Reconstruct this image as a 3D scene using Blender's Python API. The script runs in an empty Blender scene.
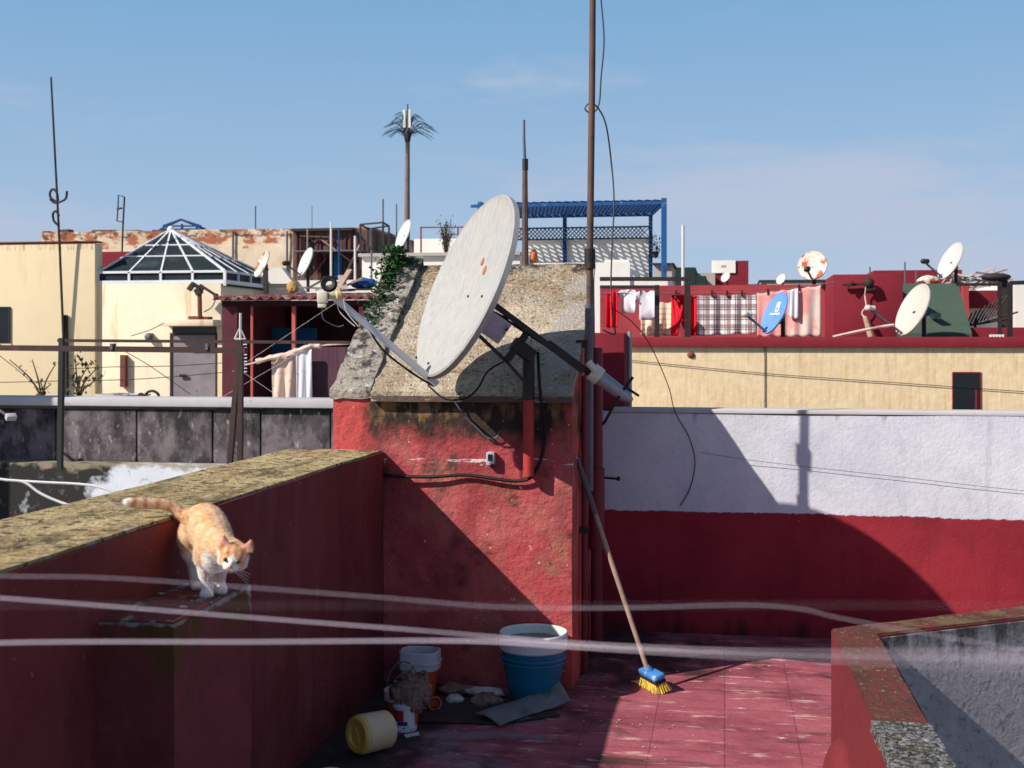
import bpy, bmesh, math, random
from mathutils import Vector, Matrix, noise as mnoise
random.seed(7)
S = bpy.context.scene
COL = S.collection
# ------------------------------------------------------------------ camera model (world: Y runs into the picture, Z up, metres)
TH = math.radians(9.67); SN, CS = math.sin(TH), math.cos(TH)
F, HZ, EYE = 1250.0, 342.0, 1.65
FW = Vector((-SN, CS, 0)); RT = Vector((CS, SN, 0)); UP = Vector((0, 0, 1))
CAM = Vector((0, 0, EYE))
def W(px, py, d):                       # point at depth d from the survey of the photo
    return CAM + FW*d + RT*((px-512)/F*d) + UP*((HZ-py)/F*d)
def at(px, py, Y):                      # point on the vertical plane y = Y
    t = (px-512)/F; k = Y/(CS+SN*t)
    return W(px, py, k)
def onz(px, py, z):                     # point on the level z
    return W(px, py, (EYE-z)*F/(py-HZ))
def srgb(r, g, b):
    f = lambda c: (c/255/12.92) if c/255 <= 0.04045 else ((c/255+0.055)/1.055)**2.4
    return (f(r), f(g), f(b), 1)

# ------------------------------------------------------------------ materials
def new_mat(name):
    m = bpy.data.materials.new(name); m.use_nodes = True
    nt = m.node_tree; return m, nt, nt.nodes['Principled BSDF']
def coord(nt, kind, stretch=(1, 1, 1)):
    if kind == 'pos': src = nt.nodes.new('ShaderNodeNewGeometry').outputs['Position']
    else: src = nt.nodes.new('ShaderNodeTexCoord').outputs['Object']
    mp = nt.nodes.new('ShaderNodeMapping'); mp.inputs['Scale'].default_value = stretch
    nt.links.new(src, mp.inputs['Vector']); return mp.outputs['Vector']
def mathn(nt, op, a, b=None, c=None, clamp=False):
    n = nt.nodes.new('ShaderNodeMath'); n.operation = op; n.use_clamp = clamp
    for i, v in enumerate((a, b, c)):
        if v is None: continue
        if isinstance(v, (int, float)): n.inputs[i].default_value = v
        else: nt.links.new(v, n.inputs[i])
    return n.outputs[0]
def maprange(nt, v, lo, hi, smooth=False):
    n = nt.nodes.new('ShaderNodeMapRange'); n.clamp = True
    if smooth: n.interpolation_type = 'SMOOTHSTEP'
    nt.links.new(v, n.inputs['Value'])
    n.inputs['From Min'].default_value = lo; n.inputs['From Max'].default_value = hi
    return n.outputs['Result']
def noisen(nt, vec, scale, detail=6, rough=.6, dist=0):
    n = nt.nodes.new('ShaderNodeTexNoise'); nt.links.new(vec, n.inputs['Vector'])
    n.inputs['Scale'].default_value = scale; n.inputs['Detail'].default_value = detail
    n.inputs['Roughness'].default_value = rough; n.inputs['Distortion'].default_value = dist
    return n.outputs['Fac']
def mask(nt, kind, scale=3, lo=.5, hi=.6, stretch=(1, 1, 1), detail=6, rough=.62, grads=(), dist=0):
    v = noisen(nt, coord(nt, kind, stretch), scale, detail, rough, dist)
    for ax, a, b, w in grads:
        sp = nt.nodes.new('ShaderNodeSeparateXYZ'); nt.links.new(coord(nt, kind), sp.inputs[0])
        g = maprange(nt, sp.outputs[ax], a, b)
        v = mathn(nt, 'MULTIPLY_ADD', g, w, v)
    return maprange(nt, v, lo, hi)
def mixc(nt, fac, a, b):
    n = nt.nodes.new('ShaderNodeMix'); n.data_type = 'RGBA'
    if isinstance(fac, (int, float)): n.inputs['Factor'].default_value = fac
    else: nt.links.new(fac, n.inputs['Factor'])
    for i, v in ((6, a), (7, b)):
        if isinstance(v, tuple): n.inputs[i].default_value = v
        else: nt.links.new(v, n.inputs[i])
    return n.outputs[2]
def mat(name, col, rough=.85, var=.25, vscale=2.5, layers=(), bump=0, bscale=40, metal=0, kind='pos', spec=.3, bdist=.02):
    m, nt, b = new_mat(name)
    dark = tuple(c*(1-var) for c in col[:3])+(1,)
    lite = tuple(min(1, c*(1+var*.6)) for c in col[:3])+(1,)
    c = mixc(nt, mask(nt, kind, vscale, .3, .7), dark, lite)
    fine = mask(nt, kind, vscale*14, .35, .7)
    c = mixc(nt, mathn(nt, 'MULTIPLY', fine, var*.7), c, tuple(x*.6 for x in col[:3])+(1,))
    for lc, kw in layers:
        kw = dict(kw); op = kw.pop('op', 1); k = kw.pop('kind', kind)
        mk = mask(nt, k, **kw)
        if op != 1: mk = mathn(nt, 'MULTIPLY', mk, op)
        c = mixc(nt, mk, c, lc)
    nt.links.new(c, b.inputs['Base Color'])
    b.inputs['Roughness'].default_value = rough; b.inputs['Metallic'].default_value = metal
    b.inputs['Specular IOR Level'].default_value = spec
    if bump:
        bn = nt.nodes.new('ShaderNodeBump'); bn.inputs['Strength'].default_value = bump; bn.inputs['Distance'].default_value = bdist
        nt.links.new(noisen(nt, coord(nt, kind), bscale, 8, .65), bn.inputs['Height'])
        nt.links.new(bn.outputs['Normal'], b.inputs['Normal'])
    return m

M = {}
# --- own terrace
RED = srgb(158, 42, 46)
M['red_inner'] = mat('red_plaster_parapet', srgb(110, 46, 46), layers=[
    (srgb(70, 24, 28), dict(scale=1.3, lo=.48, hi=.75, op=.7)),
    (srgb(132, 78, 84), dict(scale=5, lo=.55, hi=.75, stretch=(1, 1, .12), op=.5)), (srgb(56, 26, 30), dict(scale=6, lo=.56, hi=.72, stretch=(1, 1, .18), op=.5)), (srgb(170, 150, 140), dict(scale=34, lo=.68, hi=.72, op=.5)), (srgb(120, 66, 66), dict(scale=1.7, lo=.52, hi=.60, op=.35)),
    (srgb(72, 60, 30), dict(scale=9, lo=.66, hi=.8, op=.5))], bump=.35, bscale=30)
M['red_block'] = mat('red_plaster_stained', srgb(182, 74, 78), var=.28, layers=[
    (srgb(204, 116, 108), dict(scale=3.2, lo=.48, hi=.66, op=.65)),
    (srgb(128, 56, 60), dict(scale=2.6, lo=.50, hi=.66, op=.5, stretch=(1.3, 1, .7))),
    (srgb(150, 116, 84), dict(scale=4.6, lo=.58, hi=.72, op=.45, grads=((0, -1.35, -.95, .07),))),
    (srgb(142, 126, 84), dict(scale=8, lo=.64, hi=.76, op=.5, grads=((0, -1.3, -.95, .04),))),
    (srgb(60, 54, 50), dict(scale=6.5, lo=.60, hi=.70, op=.75)),
    (srgb(128, 92, 84), dict(scale=7, lo=.52, hi=.68, op=.5, stretch=(2.2, 1, .22))),
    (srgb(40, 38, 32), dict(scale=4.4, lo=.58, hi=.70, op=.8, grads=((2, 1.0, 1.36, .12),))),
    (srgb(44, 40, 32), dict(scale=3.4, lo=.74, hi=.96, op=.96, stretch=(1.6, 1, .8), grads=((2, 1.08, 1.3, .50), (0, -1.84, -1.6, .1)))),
    (srgb(140, 110, 74), dict(scale=8, lo=.80, hi=.92, op=.8, stretch=(1.4, 1, .6), grads=((2, 1.12, 1.3, .34),))),
    (srgb(196, 80, 78), dict(scale=3, lo=.80, hi=.94, grads=((0, -1.62, -1.80, .5),), op=.9)),
    (srgb(206, 84, 74), dict(scale=3, lo=.86, hi=1.0, grads=((0, -.9, -.74, .4),), op=.7)),
    (srgb(226, 214, 208), dict(scale=30, lo=.67, hi=.72, op=.8)),
    (srgb(228, 216, 210), dict(scale=9, lo=1.12, hi=1.17, stretch=(.7, 1, 5), grads=((2, 1.02, 1.075, .3), (2, 1.13, 1.085, .3)), op=.85)),
    (srgb(50, 42, 38), dict(scale=26, lo=.63, hi=.70, op=.75))], bump=.8, bscale=22)
M['concrete_roof'] = mat('rough_concrete_roof', srgb(196, 180, 156), var=.25, vscale=7, layers=[
    (srgb(230, 212, 182), dict(scale=5, lo=.48, hi=.62, op=.7)),
    (srgb(150, 118, 80), dict(scale=3.5, lo=.54, hi=.68, op=.7, grads=((1, 6.3, 6.95, .12),))),
    (srgb(84, 72, 58), dict(scale=44, lo=.555, hi=.62, op=.7, grads=((1, 6.3, 6.9, .03),))),
    (srgb(186, 178, 168), dict(scale=5, lo=.8, hi=.92, grads=((0, -.95, -.84, .4),), op=.85)),
    (srgb(54, 46, 36), dict(scale=8, lo=.84, hi=1.0, grads=((1, 6.74, 6.95, .42),), op=.9)),
    (srgb(240, 230, 212), dict(scale=48, lo=.58, hi=.65, op=.8)),
    (srgb(62, 54, 46), dict(scale=75, lo=.61, hi=.66, op=.7))], bump=.9, bscale=80, bdist=.03)
M['kerb'] = mat('mossy_concrete_kerb', srgb(186, 176, 164), var=.3, vscale=8, layers=[
    (srgb(44, 44, 44), dict(scale=10, lo=.54, hi=.64, op=.92, grads=((1, 6.0, 6.5, .12),))),
    (srgb(228, 222, 214), dict(scale=18, lo=.58, hi=.66, op=.85)),
    (srgb(70, 62, 52), dict(scale=40, lo=.58, hi=.66, op=.8)),
    (srgb(196, 140, 40), dict(scale=6, lo=.74, hi=.77, op=.9)),
    (srgb(52, 74, 36), dict(scale=8, lo=.66, hi=.78, op=.8, grads=((1, 6.5, 6.9, .2),)))], bump=1, bscale=30, bdist=.05)
M['lip'] = mat('cement_lip', srgb(96, 80, 74), layers=[(srgb(190, 180, 170), dict(scale=18, lo=.58, hi=.66, stretch=(.3, 1, 1), op=.8))], bump=.5, bscale=30)
M['moss_top'] = mat('mossy_parapet_top', srgb(206, 178, 126), var=.3, vscale=6, layers=[
    (srgb(232, 212, 158), dict(scale=3, lo=.46, hi=.66, op=.7, stretch=(1.6, .5, 1))),
    (srgb(96, 82, 50), dict(scale=5, lo=.50, hi=.64, op=.85, stretch=(1.5, .6, 1))),
    (srgb(72, 54, 36), dict(scale=26, lo=.52, hi=.60, op=.85)),
    (srgb(176, 140, 70), dict(scale=14, lo=.54, hi=.66, op=.5)),
    (srgb(236, 228, 212), dict(scale=42, lo=.60, hi=.65, op=.9)),
    (srgb(232, 224, 212), dict(scale=6, lo=.63, hi=.69, stretch=(3.4, .8, 1), op=.8)),
    (srgb(226, 216, 196), dict(scale=9, lo=.80, hi=.92, grads=((0, -1.76, -1.64, .26),), op=.8))], bump=1, bscale=45, bdist=.04)
M['pier_side'] = mat('red_pier_plaster', srgb(116, 54, 58), layers=[
    (srgb(62, 24, 26), dict(scale=2, lo=.48, hi=.7, op=.6)),
    (srgb(78, 62, 22), dict(scale=6, lo=.66, hi=.84, grads=((2, .55, .92, .30),), stretch=(1, 1.2, .4), op=.85)),
    (srgb(190, 180, 185), dict(scale=9, lo=.82, hi=.9, grads=((1, 3.55, 3.62, .20), (2, .74, .9, .22)), op=.75)), (srgb(150, 150, 146), dict(scale=12, lo=.92, hi=1.02, grads=((2, .87, .905, .5),), op=.8))], bump=.4, bscale=28)  # pale top band and back streak: edge highlight painted with wear and moss
M['pier_top'] = mat('worn_pier_top', srgb(132, 66, 62), layers=[
    (srgb(48, 50, 36), dict(scale=9, lo=.52, hi=.62, op=.8)),
    (srgb(150, 168, 160), dict(scale=11, lo=.60, hi=.66, op=.85, stretch=(1, .6, 1))),
    (srgb(200, 205, 205), dict(scale=22, lo=.6, hi=.66, op=.8))], bump=.6, bscale=40)
def backwall():
    m, nt, b = new_mat('white_over_red_wall_paint')
    w = mixc(nt, mask(nt, 'pos', 2, .35, .7), srgb(196, 197, 208), srgb(221, 221, 227))
    w = mixc(nt, mathn(nt, 'MULTIPLY', mask(nt, 'pos', 30, .5, .7), .25), w, srgb(160, 160, 176))
    w = mixc(nt, mathn(nt, 'MULTIPLY', mask(nt, 'pos', 7, .82, 1.0, stretch=(2.2, 1, .35), grads=((2, 1.12, 1.28, .42),)), .6), w, srgb(96, 96, 92))
    w = mixc(nt, mathn(nt, 'MULTIPLY', mask(nt, 'pos', 1.6, .45, .7), .3), w, srgb(168, 168, 182))
    w = mixc(nt, mathn(nt, 'MULTIPLY', mask(nt, 'pos', 9, .58, .72, stretch=(1.6, 1, .12)), .22), w, srgb(140, 142, 150))
    w = mixc(nt, mathn(nt, 'MULTIPLY', mask(nt, 'pos', 2.4, .62, .66, stretch=(1, 1, .5), dist=2), .12), w, srgb(120, 120, 135))
    r = mixc(nt, mask(nt, 'pos', 2.2, .35, .7), srgb(132, 34, 46), srgb(158, 46, 58))
    r = mixc(nt, mathn(nt, 'MULTIPLY', mask(nt, 'pos', 1.2, .5, .7), .5), r, srgb(104, 26, 34))
    r = mixc(nt, mathn(nt, 'MULTIPLY', mask(nt, 'pos', 7, .55, .72, stretch=(1.4, 1, .14)), .35), r, srgb(96, 30, 38))
    r = mixc(nt, mathn(nt, 'MULTIPLY', mask(nt, 'pos', 3.2, .6, .72), .35), r, srgb(170, 70, 78))
    r = mixc(nt, mathn(nt, 'MULTIPLY', mask(nt, 'pos', 40, .7, .74), .6), r, srgb(226, 190, 190))
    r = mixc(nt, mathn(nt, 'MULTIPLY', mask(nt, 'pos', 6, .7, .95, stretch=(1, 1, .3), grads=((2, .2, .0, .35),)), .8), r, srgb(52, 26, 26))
    sp = nt.nodes.new('ShaderNodeSeparateXYZ'); nt.links.new(coord(nt, 'pos'), sp.inputs[0])
    n1 = noisen(nt, coord(nt, 'pos', (1, 0, 0)), 1.1, 2); n2 = noisen(nt, coord(nt, 'pos', (1, 1, 1)), 34, 3)
    z = mathn(nt, 'MULTIPLY_ADD', n1, .05, sp.outputs[2]); z = mathn(nt, 'MULTIPLY_ADD', n2, .022, z)
    k = maprange(nt, z, .722, .728)
    nt.links.new(mixc(nt, k, r, w), b.inputs['Base Color']); b.inputs['Roughness'].default_value = .85
    b.inputs['Specular IOR Level'].default_value = .25
    bn = nt.nodes.new('ShaderNodeBump'); bn.inputs['Strength'].default_value = .3; bn.inputs['Distance'].default_value = .010
    h = mathn(nt, 'ADD', noisen(nt, coord(nt, 'pos'), 55, 6), mathn(nt, 'MULTIPLY', noisen(nt, coord(nt, 'pos'), 5, 4), 2))
    nt.links.new(h, bn.inputs['Height']); nt.links.new(bn.outputs['Normal'], b.inputs['Normal'])
    return m
M['back_wall'] = backwall()
def floor_mat():
    m, nt, b = new_mat('red_painted_tiles')
    v = coord(nt, 'pos')
    br = nt.nodes.new('ShaderNodeTexBrick'); nt.links.new(v, br.inputs['Vector'])
    br.offset = 0; br.inputs['Scale'].default_value = 1
    br.inputs['Brick Width'].default_value = .30; br.inputs['Row Height'].default_value = .30
    br.inputs['Mortar Size'].default_value = .004; br.inputs['Mortar Smooth'].default_value = .3
    br.inputs['Color1'].default_value = srgb(166, 90, 100); br.inputs['Color2'].default_value = srgb(156, 80, 92)
    br.inputs['Mortar'].default_value = srgb(140, 70, 82)
    c = br.outputs['Color']
    def lay(col, op=1, **kw):
        nonlocal c
        c = mixc(nt, mathn(nt, 'MULTIPLY', mask(nt, 'pos', **kw), op), c, col)
    lay(srgb(112, 46, 60), .75, scale=2.6, lo=.46, hi=.64, stretch=(.8, 1.3, 1))
    lay(srgb(178, 100, 110), .6, scale=5, lo=.52, hi=.66, stretch=(.7, 1.5, 1))
    lay(srgb(70, 50, 46), .85, scale=3.2, lo=.55, hi=.68, stretch=(.5, 2, 1))
    lay(srgb(206, 170, 162), .75, scale=9, lo=.58, hi=.66, stretch=(.5, 1.8, 1))
    lay(srgb(222, 206, 198), .9, scale=20, lo=.66, hi=.70, stretch=(.5, 1.6, 1))
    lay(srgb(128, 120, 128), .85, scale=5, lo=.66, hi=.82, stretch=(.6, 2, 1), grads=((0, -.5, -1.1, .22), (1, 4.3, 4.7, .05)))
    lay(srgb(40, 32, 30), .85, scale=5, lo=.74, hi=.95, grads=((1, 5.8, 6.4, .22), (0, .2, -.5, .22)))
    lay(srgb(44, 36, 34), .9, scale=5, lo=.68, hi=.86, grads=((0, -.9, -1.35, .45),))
    nt.links.new(c, b.inputs['Base Color']); b.inputs['Roughness'].default_value = .75
    b.inputs['Specular IOR Level'].default_value = .3
    bn = nt.nodes.new('ShaderNodeBump'); bn.inputs['Strength'].default_value = .5; bn.inputs['Distance'].default_value = .012
    h = mathn(nt, 'MULTIPLY_ADD', br.outputs['Fac'], -.4, noisen(nt, v, 30, 8))
    nt.links.new(h, bn.inputs['Height']); nt.links.new(bn.outputs['Normal'], b.inputs['Normal'])
    return m
M['floor'] = floor_mat()
M['low_red'] = mat('low_parapet_red', srgb(114, 40, 45), var=.18, layers=[
    (srgb(120, 34, 36), dict(scale=4, lo=.5, hi=.7, op=.6)), (srgb(196, 120, 110), dict(scale=34, lo=.68, hi=.73, op=.5))], bump=.3, bscale=30)
M['low_top'] = mat('low_parapet_top', srgb(120, 58, 54), var=.25, layers=[
    (srgb(88, 76, 44), dict(scale=30, lo=.5, hi=.6, op=.75)),
    (srgb(126, 112, 70), dict(scale=9, lo=.58, hi=.7, op=.7, grads=((1, 4.9, 5.2, .14),))),
    (srgb(70, 44, 40), dict(scale=5, lo=.5, hi=.64, op=.6)),
    (srgb(210, 190, 175), dict(scale=50, lo=.63, hi=.68, op=.75))], bump=.9, bscale=50, bdist=.03)
M['lichen'] = mat('lichen_concrete', srgb(60, 54, 46), var=.3, vscale=10, layers=[
    (srgb(150, 148, 146), dict(scale=60, lo=.46, hi=.54, op=.9)),
    (srgb(206, 206, 208), dict(scale=85, lo=.55, hi=.6, op=.95)),
    (srgb(98, 88, 48), dict(scale=18, lo=.54, hi=.64, op=.85)),
    (srgb(36, 32, 28), dict(scale=12, lo=.55, hi=.66, op=.8))], bump=1, bscale=60, bdist=.04)
M['lilac'] = mat('rough_lilac_stucco', srgb(226, 216, 222), var=.2, vscale=4, layers=[
    (srgb(30, 32, 30), dict(scale=9, lo=.72, hi=.96, stretch=(1.4, 1, .3), grads=((2, .28, .5, .44),), op=.85)),
    (srgb(96, 92, 104), dict(scale=16, lo=.55, hi=.66, op=.55, dist=1.5))], bump=1, bscale=20, bdist=.12)
M['dark_hole'] = mat('near_black', srgb(26, 20, 20), var=.2)  # near-black: shade painted into socket hole and shed opening; also hatch, handle
# --- metal and plastics
M['dish_white'] = mat('dish_white_paint', srgb(168, 167, 163), rough=.65, var=.05, kind='obj', layers=[
    (srgb(142, 140, 136), dict(scale=7, lo=.48, hi=.72, stretch=(5, 5, .35), op=.55)),
    (srgb(188, 188, 185), dict(scale=11, lo=.5, hi=.7, stretch=(6, 6, .25), op=.5)),
    (srgb(118, 112, 104), dict(scale=3.2, lo=.62, hi=.8, op=.3)),
    (srgb(110, 104, 96), dict(scale=30, lo=.66, hi=.74, stretch=(3, 3, .4), op=.35))], spec=.2)
M['dish_far_white'] = mat('far_dish_white_paint', srgb(196, 196, 194), rough=.6, var=.05, kind='obj', spec=.25)
M['dish_back'] = mat('dish_back_grey', srgb(150, 150, 152), rough=.5, var=.15, kind='obj')
M['rust_spot'] = mat('rust_spot', srgb(168, 112, 70), var=.3, kind='obj')
M['dish_rusty'] = mat('dish_rusty_paint', srgb(226, 216, 204), rough=.6, var=.08, kind='obj', layers=[
    (srgb(176, 92, 48), dict(scale=3.6, lo=.5, hi=.56)), (srgb(120, 60, 34), dict(scale=9, lo=.56, hi=.66, op=.7))])
M['dish_rusted_edge'] = mat('dish_patch_rust', srgb(222, 212, 200), rough=.6, var=.08, kind='obj', layers=[
    (srgb(170, 80, 44), dict(scale=3.4, lo=.52, hi=.56, stretch=(1, 1, .7)))])
M['dish_blue'] = mat('dish_blue_paint', srgb(104, 150, 216), rough=.5, var=.08, kind='obj')
M['dish_cream'] = mat('dish_cream_paint', srgb(200, 194, 184), rough=.55, var=.06, kind='obj')
M['black_metal'] = mat('black_metal', srgb(38, 34, 33), rough=.55, var=.3, vscale=12, kind='obj', layers=[(srgb(84, 52, 38), dict(scale=14, lo=.58, hi=.68, op=.7))], spec=.4)
M['grey_metal'] = mat('galvanised_grey', srgb(156, 160, 166), rough=.45, metal=.35, var=.2, vscale=9, kind='obj')
M['arm_silver'] = mat('pale_silver_arm', srgb(206, 208, 214), rough=.5, var=.1, vscale=9, kind='obj')
M['dull_metal'] = mat('dull_grey_metal', srgb(104, 104, 112), rough=.55, metal=.2, var=.25, vscale=9, kind='obj')
M['motor'] = mat('motor_box_grey', srgb(186, 180, 194), rough=.6, var=.25, vscale=10, kind='obj', layers=[(srgb(40, 36, 38), dict(scale=9, lo=.56, hi=.62))])
M['rust_pole'] = mat('rusty_mast', srgb(96, 78, 74), rough=.7, var=.3, vscale=9, layers=[(srgb(120, 76, 56), dict(scale=8, lo=.5, hi=.66, stretch=(1, 1, .25), op=.7)), (srgb(58, 50, 50), dict(scale=14, lo=.58, hi=.7, op=.7))])
M['red_pipe'] = mat('red_painted_pipe', srgb(172, 56, 54), rough=.6, var=.2, layers=[(srgb(90, 34, 34), dict(scale=10, lo=.58, hi=.7, op=.6))], bump=.2)
M['maroon_pipe'] = mat('maroon_painted_pipe', srgb(112, 44, 54), rough=.6, var=.2)
M['black_rubber'] = mat('black_cable', srgb(24, 22, 24), rough=.6, var=.2)
M['grey_cable'] = mat('grey_cable', srgb(74, 76, 82), rough=.6, var=.2)
M['white_cable'] = mat('white_cable', srgb(206, 204, 206), rough=.6, var=.1)
M['line_wire'] = mat('pale_washing_line', srgb(222, 208, 222), rough=.5, var=.04)
M['lnb'] = mat('lnb_plastic', srgb(206, 202, 188), rough=.5, var=.12, kind='obj')
M['lnb_cap'] = mat('lnb_yellowed_cap', srgb(200, 188, 132), rough=.45, var=.1, kind='obj')
M['blue_plastic'] = mat('blue_plastic', srgb(18, 112, 150), rough=.45, var=.12, kind='obj', layers=[(srgb(120, 150, 170), dict(scale=16, lo=.66, hi=.72, op=.4))], spec=.5)
M['plaster_rim'] = mat('plaster_crusted_rim', srgb(208, 216, 214), rough=.8, var=.15, vscale=9, kind='obj', layers=[(srgb(150, 172, 182), dict(scale=9, lo=.56, hi=.7, op=.7))], bump=.4)
M['grey_mix'] = mat('dried_mortar', srgb(128, 132, 134), var=.3, kind='obj')
M['yellow_plastic'] = mat('yellow_plastic', srgb(222, 178, 84), rough=.4, var=.1, kind='obj', layers=[(srgb(150, 110, 50), dict(scale=9, lo=.62, hi=.75, op=.5))], spec=.5)
M['yellow_rag'] = mat('dull_yellow_rag', srgb(190, 156, 90), var=.3)
M['cream_plastic'] = mat('cream_plastic', srgb(216, 200, 160), rough=.5, var=.12, kind='obj', layers=[(srgb(150, 130, 90), dict(scale=12, lo=.6, hi=.7, op=.5))])
M['orange_plastic'] = mat('orange_plastic', srgb(196, 92, 50), rough=.45, var=.15, kind='obj', layers=[(srgb(210, 190, 180), dict(scale=8, lo=.6, hi=.66, op=.7))])
M['white_plastic'] = mat('spattered_white_plastic', srgb(206, 204, 210), rough=.5, var=.1, kind='obj', layers=[(srgb(60, 52, 50), dict(scale=15, lo=.6, hi=.65, op=.8))])
M['label_red'] = mat('red_label', srgb(170, 34, 40), rough=.5, var=.1, kind='obj')
M['label_blue'] = mat('blue_label', srgb(40, 50, 110), rough=.5, var=.1, kind='obj')
M['brown_rag'] = mat('brown_rag', srgb(146, 118, 106), var=.4, vscale=14, kind='obj', layers=[(srgb(30, 24, 22), dict(scale=13, lo=.5, hi=.62, op=.85))], bump=.6, bscale=30)
M['sheet'] = mat('grey_plastic_sheet', srgb(120, 126, 128), rough=.55, var=.3, vscale=6, kind='obj', layers=[(srgb(58, 56, 58), dict(scale=6, lo=.5, hi=.66, op=.8)), (srgb(196, 200, 204), dict(scale=14, lo=.62, hi=.68, op=.7))])
M['dark_sheet'] = mat('dirty_dark_sheet', srgb(62, 56, 56), var=.4, kind='obj', layers=[(srgb(130, 128, 140), dict(scale=9, lo=.58, hi=.66, op=.7))])
M['chalk'] = mat('crumbly_plaster', srgb(206, 200, 198), var=.25, vscale=14, kind='obj', layers=[(srgb(60, 52, 48), dict(scale=18, lo=.55, hi=.65, op=.8))], bump=.8)
M['wood'] = mat('pale_broom_wood', srgb(164, 136, 120), rough=.7, var=.25, vscale=12, kind='obj')
M['handle_grey'] = mat('grey_handle_sleeve', srgb(92, 84, 92), rough=.6, var=.2, kind='obj')
M['broom_blue'] = mat('broom_blue', srgb(70, 134, 200), rough=.5, var=.15, vscale=14, kind='obj', layers=[(srgb(200, 210, 215), dict(scale=20, lo=.56, hi=.66, op=.8))])
M['bristle'] = mat('yellow_bristles', srgb(232, 206, 84), rough=.7, var=.25, vscale=30, kind='obj', layers=[(srgb(236, 232, 200), dict(scale=30, lo=.56, hi=.64, op=.7))])
M['bristle_dark'] = mat('dark_bristle_band', srgb(44, 50, 60), rough=.7, var=.3, kind='obj')
# --- the neighbourhood
M['ground'] = mat('city_ground', srgb(128, 116, 104), var=.3, vscale=.1)
M['grey_roof'] = mat('flat_grey_roof', srgb(140, 134, 128), var=.3, vscale=1)
M['cream'] = mat('cream_wall', srgb(234, 214, 176), var=.06, vscale=1.2, layers=[
    (srgb(206, 170, 116), dict(scale=1.1, lo=.54, hi=.74, stretch=(2.5, 1, .3), op=.55)), (srgb(140, 116, 90), dict(scale=6, lo=.7, hi=.82, stretch=(2, 1, .12), op=.45)),
    (srgb(205, 186, 150), dict(scale=.6, lo=.5, hi=.7, op=.4)),
    (srgb(150, 122, 92), dict(scale=7, lo=.86, hi=1.0, stretch=(2, 1, .3), grads=((2, 3.9, 4.06, .35),), op=.7))], bump=.2)
M['cream_light'] = mat('cream_light_wall', srgb(238, 222, 194), var=.05, vscale=1.2, layers=[
    (srgb(196, 150, 98), dict(scale=1.5, lo=.55, hi=.7, stretch=(2.5, 1, .3), op=.6)), (srgb(205, 186, 150), dict(scale=.8, lo=.5, hi=.7, op=.45)), (srgb(150, 120, 90), dict(scale=5, lo=.68, hi=.8, stretch=(2, 1, .15), op=.5))], bump=.2)
M['tan'] = mat('tan_render', srgb(226, 202, 164), var=.12, vscale=6, layers=[
    (srgb(188, 152, 108), dict(scale=9, lo=.5, hi=.68, stretch=(1.6, 1, .12), op=.55)),
    (srgb(240, 222, 186), dict(scale=12, lo=.56, hi=.7, stretch=(1.2, 1, .15), op=.6)),
    (srgb(100, 84, 66), dict(scale=3, lo=.92, hi=1.02, stretch=(1, 1, 3), grads=((2, 1.42, 1.6, .42),), op=.75))], bump=.5, bscale=9)
M['maroon'] = mat('maroon_render', srgb(128, 34, 48), var=.12, vscale=1.2, layers=[(srgb(100, 28, 40), dict(scale=.8, lo=.5, hi=.7, op=.5))], bump=.2)
M['coping_red'] = mat('red_coping', srgb(128, 34, 46), var=.15, vscale=2)
M['red_far'] = mat('faded_red_render', srgb(164, 66, 70), var=.15, vscale=1, layers=[(srgb(120, 40, 50), dict(scale=.9, lo=.5, hi=.65, op=.6)), (srgb(216, 150, 140), dict(scale=2, lo=.86, hi=.92, stretch=(.5, 1, 3), grads=((2, 2.8, 3.05, .3),), op=.7))])
M['white_wash'] = mat('white_wash', srgb(228, 222, 214), var=.08, vscale=1.5, layers=[(srgb(170, 160, 150), dict(scale=1.2, lo=.6, hi=.8, stretch=(2, 1, .4), op=.5))])
M['old_white'] = mat('old_whitewashed_brick', srgb(222, 204, 178), var=.15, vscale=.5, layers=[
    (srgb(170, 132, 100), dict(scale=.7, lo=.5, hi=.7, op=.55)),
    (srgb(236, 226, 210), dict(scale=1.3, lo=.54, hi=.66, op=.7)),
    (srgb(160, 82, 50), dict(scale=1.4, lo=.92, hi=1.0, stretch=(.8, 1, 1.4), grads=((2, 5.5, 6.3, .46),), op=.9)),
    (srgb(70, 52, 44), dict(scale=3, lo=.98, hi=1.1, stretch=(.8, 1, 1), grads=((2, 6.25, 6.55, .5),), op=.9))], bump=.3, bscale=3)
M['conc_panel'] = mat('stained_concrete_panel', srgb(116, 106, 110), var=.35, vscale=3, layers=[
    (srgb(58, 52, 56), dict(scale=4, lo=.46, hi=.58, op=.8, stretch=(1.2, 1, .8))),
    (srgb(34, 32, 32), dict(scale=2.4, lo=.56, hi=.74, stretch=(1.4, 1, .7), grads=((2, .4, .88, .24),), op=.92)),
    (srgb(196, 186, 190), dict(scale=9, lo=.6, hi=.7, stretch=(1.5, 1, .6), op=.55)),
    (srgb(222, 216, 214), dict(scale=30, lo=.66, hi=.72, op=.5))], bump=.6, bscale=14)
M['coping_white'] = mat('pale_coping', srgb(190, 186, 188), var=.1, vscale=3, layers=[(srgb(110, 104, 104), dict(scale=8, lo=.62, hi=.72, stretch=(.4, 1, 1), op=.5))])
M['patch_white'] = mat('patchy_whitewash', srgb(214, 218, 226), var=.08, layers=[
    (srgb(44, 42, 40), dict(scale=1.6, lo=.72, hi=.8, grads=((0, -6.9, -7.6, .42), (2, -.15, .15, .16)))),
    (srgb(150, 140, 116), dict(scale=5, lo=.70, hi=.84, grads=((2, .08, .24, .42),), op=.85)), (srgb(110, 112, 120), dict(scale=9, lo=.58, hi=.66, op=.5))], bump=.3)
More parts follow.
